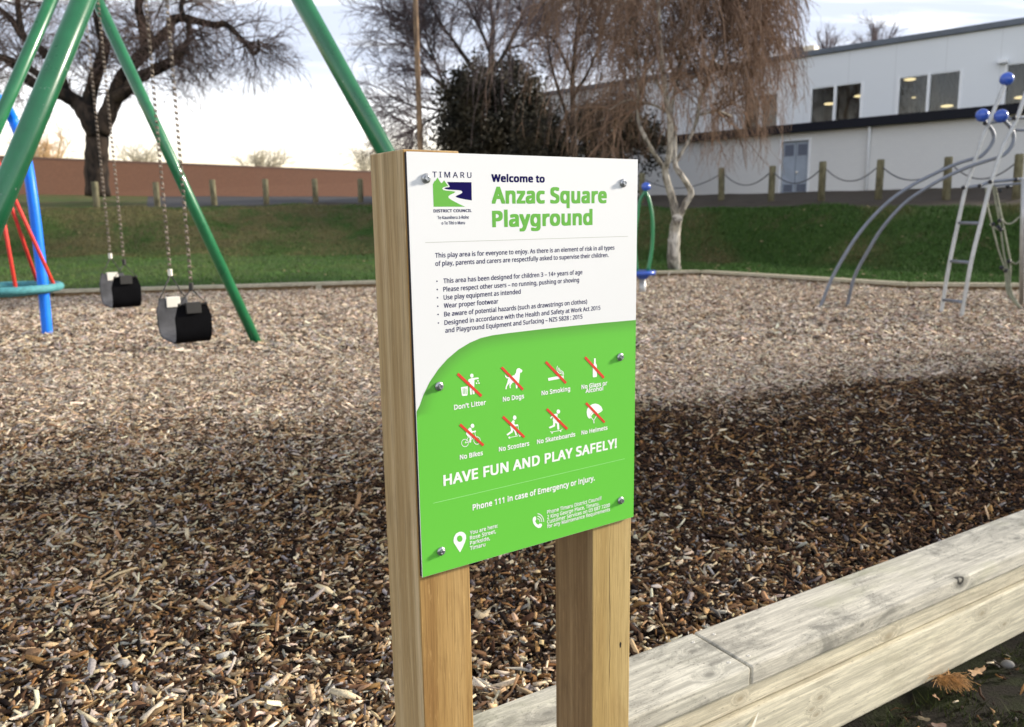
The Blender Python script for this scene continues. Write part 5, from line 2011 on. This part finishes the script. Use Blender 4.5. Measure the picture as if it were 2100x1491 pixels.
def leafy(name, label, cat, base, centre, radii, n, size, m, clumps=60, trunk_r=0.15, seed=3, group=None):
    rs = np.random.default_rng(seed)
    root = empty(name, base, label, cat, group)
    cc = rs.normal(0, 1, (clumps, 3))
    cc /= np.linalg.norm(cc, axis=1)[:, None]
    cc *= rs.uniform(0.25, 1.0, (clumps, 1)) ** 0.5
    cc = centre + cc * radii
    b_ = MB()
    b_.tube([base - (0, 0, .3), (base + centre) / 2, centre], [trunk_r, trunk_r * .8, trunk_r * .3], 8)
    for q in cc[::3]:
        b_.tube([base * .4 + centre * .6, (centre + q) / 2 + (0, 0, .1), q], [trunk_r * .4, trunk_r * .25, .01], 5)
    part(b_, 'trunk', M['bark_dark'], root)
    k = rs.integers(0, clumps, n)
    cr = rs.uniform(.28, .55, clumps) * np.mean(radii) * .55
    P = cc[k] + rs.normal(0, 1, (n, 3)) * cr[k][:, None] * .55
    u = rs.normal(0, 1, (n, 3))
    u /= np.linalg.norm(u, axis=1)[:, None]
    v = np.cross(u, rs.normal(0, 1, (n, 3)))
    v /= np.linalg.norm(v, axis=1)[:, None]
    s_ = rs.uniform(.6, 1.4, (n, 1)) * size
    V = np.stack([P - u * s_, P - v * s_ * .45, P + u * s_, P + v * s_ * .45], 1).reshape(-1, 3)
    part_np('crown', V, np.arange(4 * n).reshape(-1, 4), m, root)
    return root


YE = 33.0
leafy('evergreen_bush', 'dense dark evergreen bush rising behind the top of the notice board', 'bush', at_y(1010, 410, YE), at_y(1015, 268, YE), np.array([2.45, 1.9, 2.6]), 44000, 0.09, M['evergreen'], 130, .16, 5)
leafy('evergreen_bush', 'smaller dark bush low between the evergreen and the forked birch', 'bush', at_y(1200, 410, 30), at_y(1205, 305, 30), np.array([2.9, 1.4, 1.75]), 22000, 0.075, M['evergreen'], 80, .08, 6)

# -- pole
pp = at_y(866, 420, 31.0)
b_ = MB()
tp_ = at_y(863, -260, 31.0)
b_.tube([pp - (0, 0, .5), pp, (pp[0], pp[1], tp_[2])], [0.115, 0.112, 0.075], 12)
pole = tag(b_.build('utility_pole', bark('pole_wood', (0.11, 0.075, 0.05), (0.30, 0.20, 0.12), 3.0)), 'tall slim brown wooden pole in front of the bare tree', 'pole')

# -- far trees behind the wall and the roof
def far_tree(label, x, ybase, ytop, wpx, Y, seed, m=None, th_=1.0):
    rs = random.Random(seed)
    b0 = at_y(x, ybase + 45, Y)
    ht = at_y(x, ytop, Y)[2] - b0[2]
    wd = wpx * Y / FPX
    limbs = [([b0, b0 + np.array([0, 0, ht * .3])], wd * .035, wd * .025)]
    for q in range(13):
        a_ = rs.uniform(0, 6.28)
        r_ = rs.uniform(.05, .52) * wd
        e_ = b0 + np.array([math.cos(a_) * r_, math.sin(a_) * r_, ht * rs.uniform(.62, .93)])
        m_ = b0 + np.array([math.cos(a_) * r_ * .5 + rs.uniform(-.05, .05) * wd, math.sin(a_) * r_ * .5, ht * rs.uniform(.45, .6)])
        limbs.append(([b0 + np.array([0, 0, ht * .25]), m_, e_], wd * .02, wd * .006))
    main = np.array([resample(smooth_path(l[0], 4), 7) for l in limbs[1:]])
    l1 = spawn(main, 9, wd * .10, wd * .26, (0.4, 1.1), 0.0, .2, 5, .3, .15)
    l2 = spawn(l1, 7, wd * .05, wd * .15, (0.3, 1.0), 0, .2, 4, .2)
    tree('bare_tree', label, 'tree', limbs, [(l1, th_ * wd * .006, th_ * wd * .003, 3), (l2, th_ * wd * .003, th_ * wd * .0018, 3)], m or M['twig_far'], m or M['twig_far'], 'distant bare trees')


far_tree('distant rounded bare tree above the wall between the two swings', 285, 340, 296, 100, 120, 1)
far_tree('distant twiggy tree above the wall left of the green post', 540, 352, 303, 110, 120, 2)
far_tree('distant bare tree half hidden by the notice board post', 752, 362, 293, 90, 110, 3)
far_tree('distant orange lit tree above the wall beside the pruned trunk', 95, 350, 268, 150, 110, 4, bark('orange_lit_twigs', (0.55, 0.38, 0.2), (0.68, 0.48, 0.28), .5))  # orange sunlight put into the twig colour
far_tree('bare tree showing above the roof left of centre, lower of two', 1690, 130, 52, 110, 60, 5, M['twig_dark'], 0.5)
far_tree('taller bare tree showing above the middle of the roof', 1790, 130, 40, 130, 62, 6, M['twig_dark'], 0.5)

# -- conifers outside the right edge whose shade falls across the bed
M['conifer'] = mat('conifer_leaves', lambda t: t.set(t.b.inputs['Base Color'], t.mix(t.noise(t.pos, 2, 3), (0.02, 0.035, 0.012), (0.05, 0.07, 0.02))), 0.7, 0.2)
def cone_tree(label, x, y, H_, r0_, seed, n=16000):
    rs = np.random.default_rng(seed)
    root = empty('conifer', (x, y, 0), label, 'tree', 'conifers beside the play area')
    b_ = MB()
    b_.tube([(x, y, -.3), (x, y, H_)], [.16, .02], 8)
    part(b_, 'trunk', M['bark_dark'], root)
    h = rs.uniform(0.02, 1, n) ** 1.3
    a = rs.uniform(0, 6.283, n)
    r = (1 - h) * r0_ * np.sqrt(rs.uniform(.1, 1, n)) * (1 + .18 * np.sin(a * 5 + h * 30))
    P = np.stack([x + r * np.cos(a), y + r * np.sin(a), .2 + h * (H_ - .2) - r * .15], -1)
    u = rs.normal(0, 1, (n, 3))
    u /= np.linalg.norm(u, axis=1)[:, None]
    v = np.cross(u, rs.normal(0, 1, (n, 3)))
    v /= np.linalg.norm(v, axis=1)[:, None]
    s_ = rs.uniform(.09, .22, (n, 1))
    V = np.stack([P - u * s_, P - v * s_ * .6, P + u * s_, P + v * s_ * .6], 1).reshape(-1, 3)
    part_np('crown', V, np.arange(4 * n).reshape(-1, 4), M['conifer'], root)


cone_tree('dark cone shaped conifer standing just beyond the right edge', 11.5, 6.9, 8.2, 2.5, 8, 4300)

# ================================================================== SMALL THINGS BY THE EDGING
def leaf_thing(name, label, px, py, z, size, rot, col, lobes=True, tilt=(0.2, 0.1), cat='leaf'):
    p = at_z(px, py, z)
    n_ = 28
    pts = []
    for i in range(n_):
        a_ = 2 * math.pi * i / n_
        r_ = (1.0 if not lobes else (1 + 0.30 * math.cos(5 * a_ + .4))) * (0.55 + 0.45 * abs(math.cos(a_ / 1.0)))
        x_, y_ = r_ * math.cos(a_), r_ * math.sin(a_) * .62
        pts.append((x_ * size, y_ * size, 0.12 * size * (x_ * x_ - y_ * y_ * 2.2) + 0.06 * size * math.sin(3 * a_)))
    b_ = MB()
    V = [(0, 0, 0.0)] + pts
    b_.add(V, [(0, 1 + i, 1 + (i + 1) % n_) for i in range(n_)], 0, True)
    Vb = [(x, y, z_ - 0.0006) for x, y, z_ in V]
    b_.add(Vb, [(0, 1 + (i + 1) % n_, 1 + i) for i in range(n_)], 0, True)
    b_.tube([(-size * .9, 0, 0.02 * size), (-size * 1.45, size * .08, 0)], 0.0009, 5)
    o = b_.build(name, paint(name + '_tone', col, .7, .25, 60))
    o.location = tuple(p)
    o.rotation_euler = (tilt[0], tilt[1], rot)
    return tag(o, label, cat, 'fallen leaves by the edging')


leaf_thing('fallen_oak_leaf', 'curled tan oak leaf on the mossy soil near the right edge', 2003, 1377, -0.240, 0.026, 0.3, (0.50, 0.30, 0.15), True, (0.25, -0.1))
leaf_thing('fallen_oak_leaf', 'small tan leaf below the orange pine needle clump', 1921, 1430, -0.243, 0.017, 1.4, (0.46, 0.27, 0.15), True, (0.4, 0.2))
leaf_thing('fallen_oak_leaf', 'dull brown leaf at the bottom edge under the small tan leaf', 1925, 1487, -0.245, 0.022, 0.1, (0.13, 0.07, 0.045), False, (0.1, 0.1))
leaf_thing('fallen_oak_leaf', 'grey brown pointed leaf lying left of the dull brown leaf', 1895, 1474, -0.243, 0.017, -0.8, (0.22, 0.17, 0.10), False, (0.2, -.2))
# pine needle clump
p = at_z(1950, 1405, -0.245)
needles = np.zeros((170, 4, 3))
a = RNG.normal(-0.6, 0.75, 170)
ln = RNG.uniform(.03, .065, 170)
st_ = p + RNG.normal(0, 1, (170, 3)) * np.array([.018, .012, .004]) + np.array([-.012, .01, .008])
for k_ in range(4):
    q = k_ / 3
    needles[:, k_] = st_ + np.stack([np.cos(a) * ln * q, np.sin(a) * ln * q, .012 * np.sin(q * 3) + RNG.normal(0, .003, 170)], -1)
V, F = batch_tubes(needles, np.full((170, 4), .0007), 4)
tag(np_mesh('pine_needles', V, F, paint('orange_needles', (0.42, 0.22, 0.07), .7, .4, 80)), 'clump of dry orange pine needles against the foot of the edging', 'pine needles')
# stone
p = at_z(2066, 1362, -0.245)
b_ = MB()
b_.ball((0, 0, 0), .017, 12, 8, sc=(1.2, .9, .7))
b_.v = [(x * (1 + .12 * math.sin(40 * y + 3)), y * (1 + .1 * math.sin(50 * x)), z) for x, y, z in b_.v]
o = b_.build('stone', paint('grey_stone', (0.14, 0.135, 0.125), .8, .2, 60), None, tuple(p))
tag(o, 'small rounded grey stone on the mossy soil near the right edge', 'stone')
# pale blade leaning on the lower board
p = at_z(1552, 1496, -0.07)
e0 = at_plane(1543, 1494, E_P - E_N * 0.012, E_N)
e1 = at_plane(1555, 1461, E_P - E_N * 0.003, E_N)
dd = nrm(e1 - e0)
ss = nrm(np.cross(dd, E_N))
b_ = MB()
e0 = e0 - dd * 0.05
cs = [0, .3, .6, .85, 1]
ws = [.004, .0065, .0060, .0035, .0003]
V = []
for q, w_ in zip(cs, ws):
    c_ = e0 * (1 - q) + e1 * q
    V += [c_ - ss * w_, c_ - E_N * .0012, c_ + ss * w_]
b_.add(V, [f for i in range(4) for f in ((3 * i, 3 * i + 1, 3 * i + 4, 3 * i + 3), (3 * i + 1, 3 * i + 2, 3 * i + 5, 3 * i + 4))], 0, True)
tag(b_.build('fallen_leaf', paint('pale_leaf', (0.70, 0.66, 0.54), .6, .08, 60)), 'pale dry leaf blade standing against the lower edging board', 'leaf')
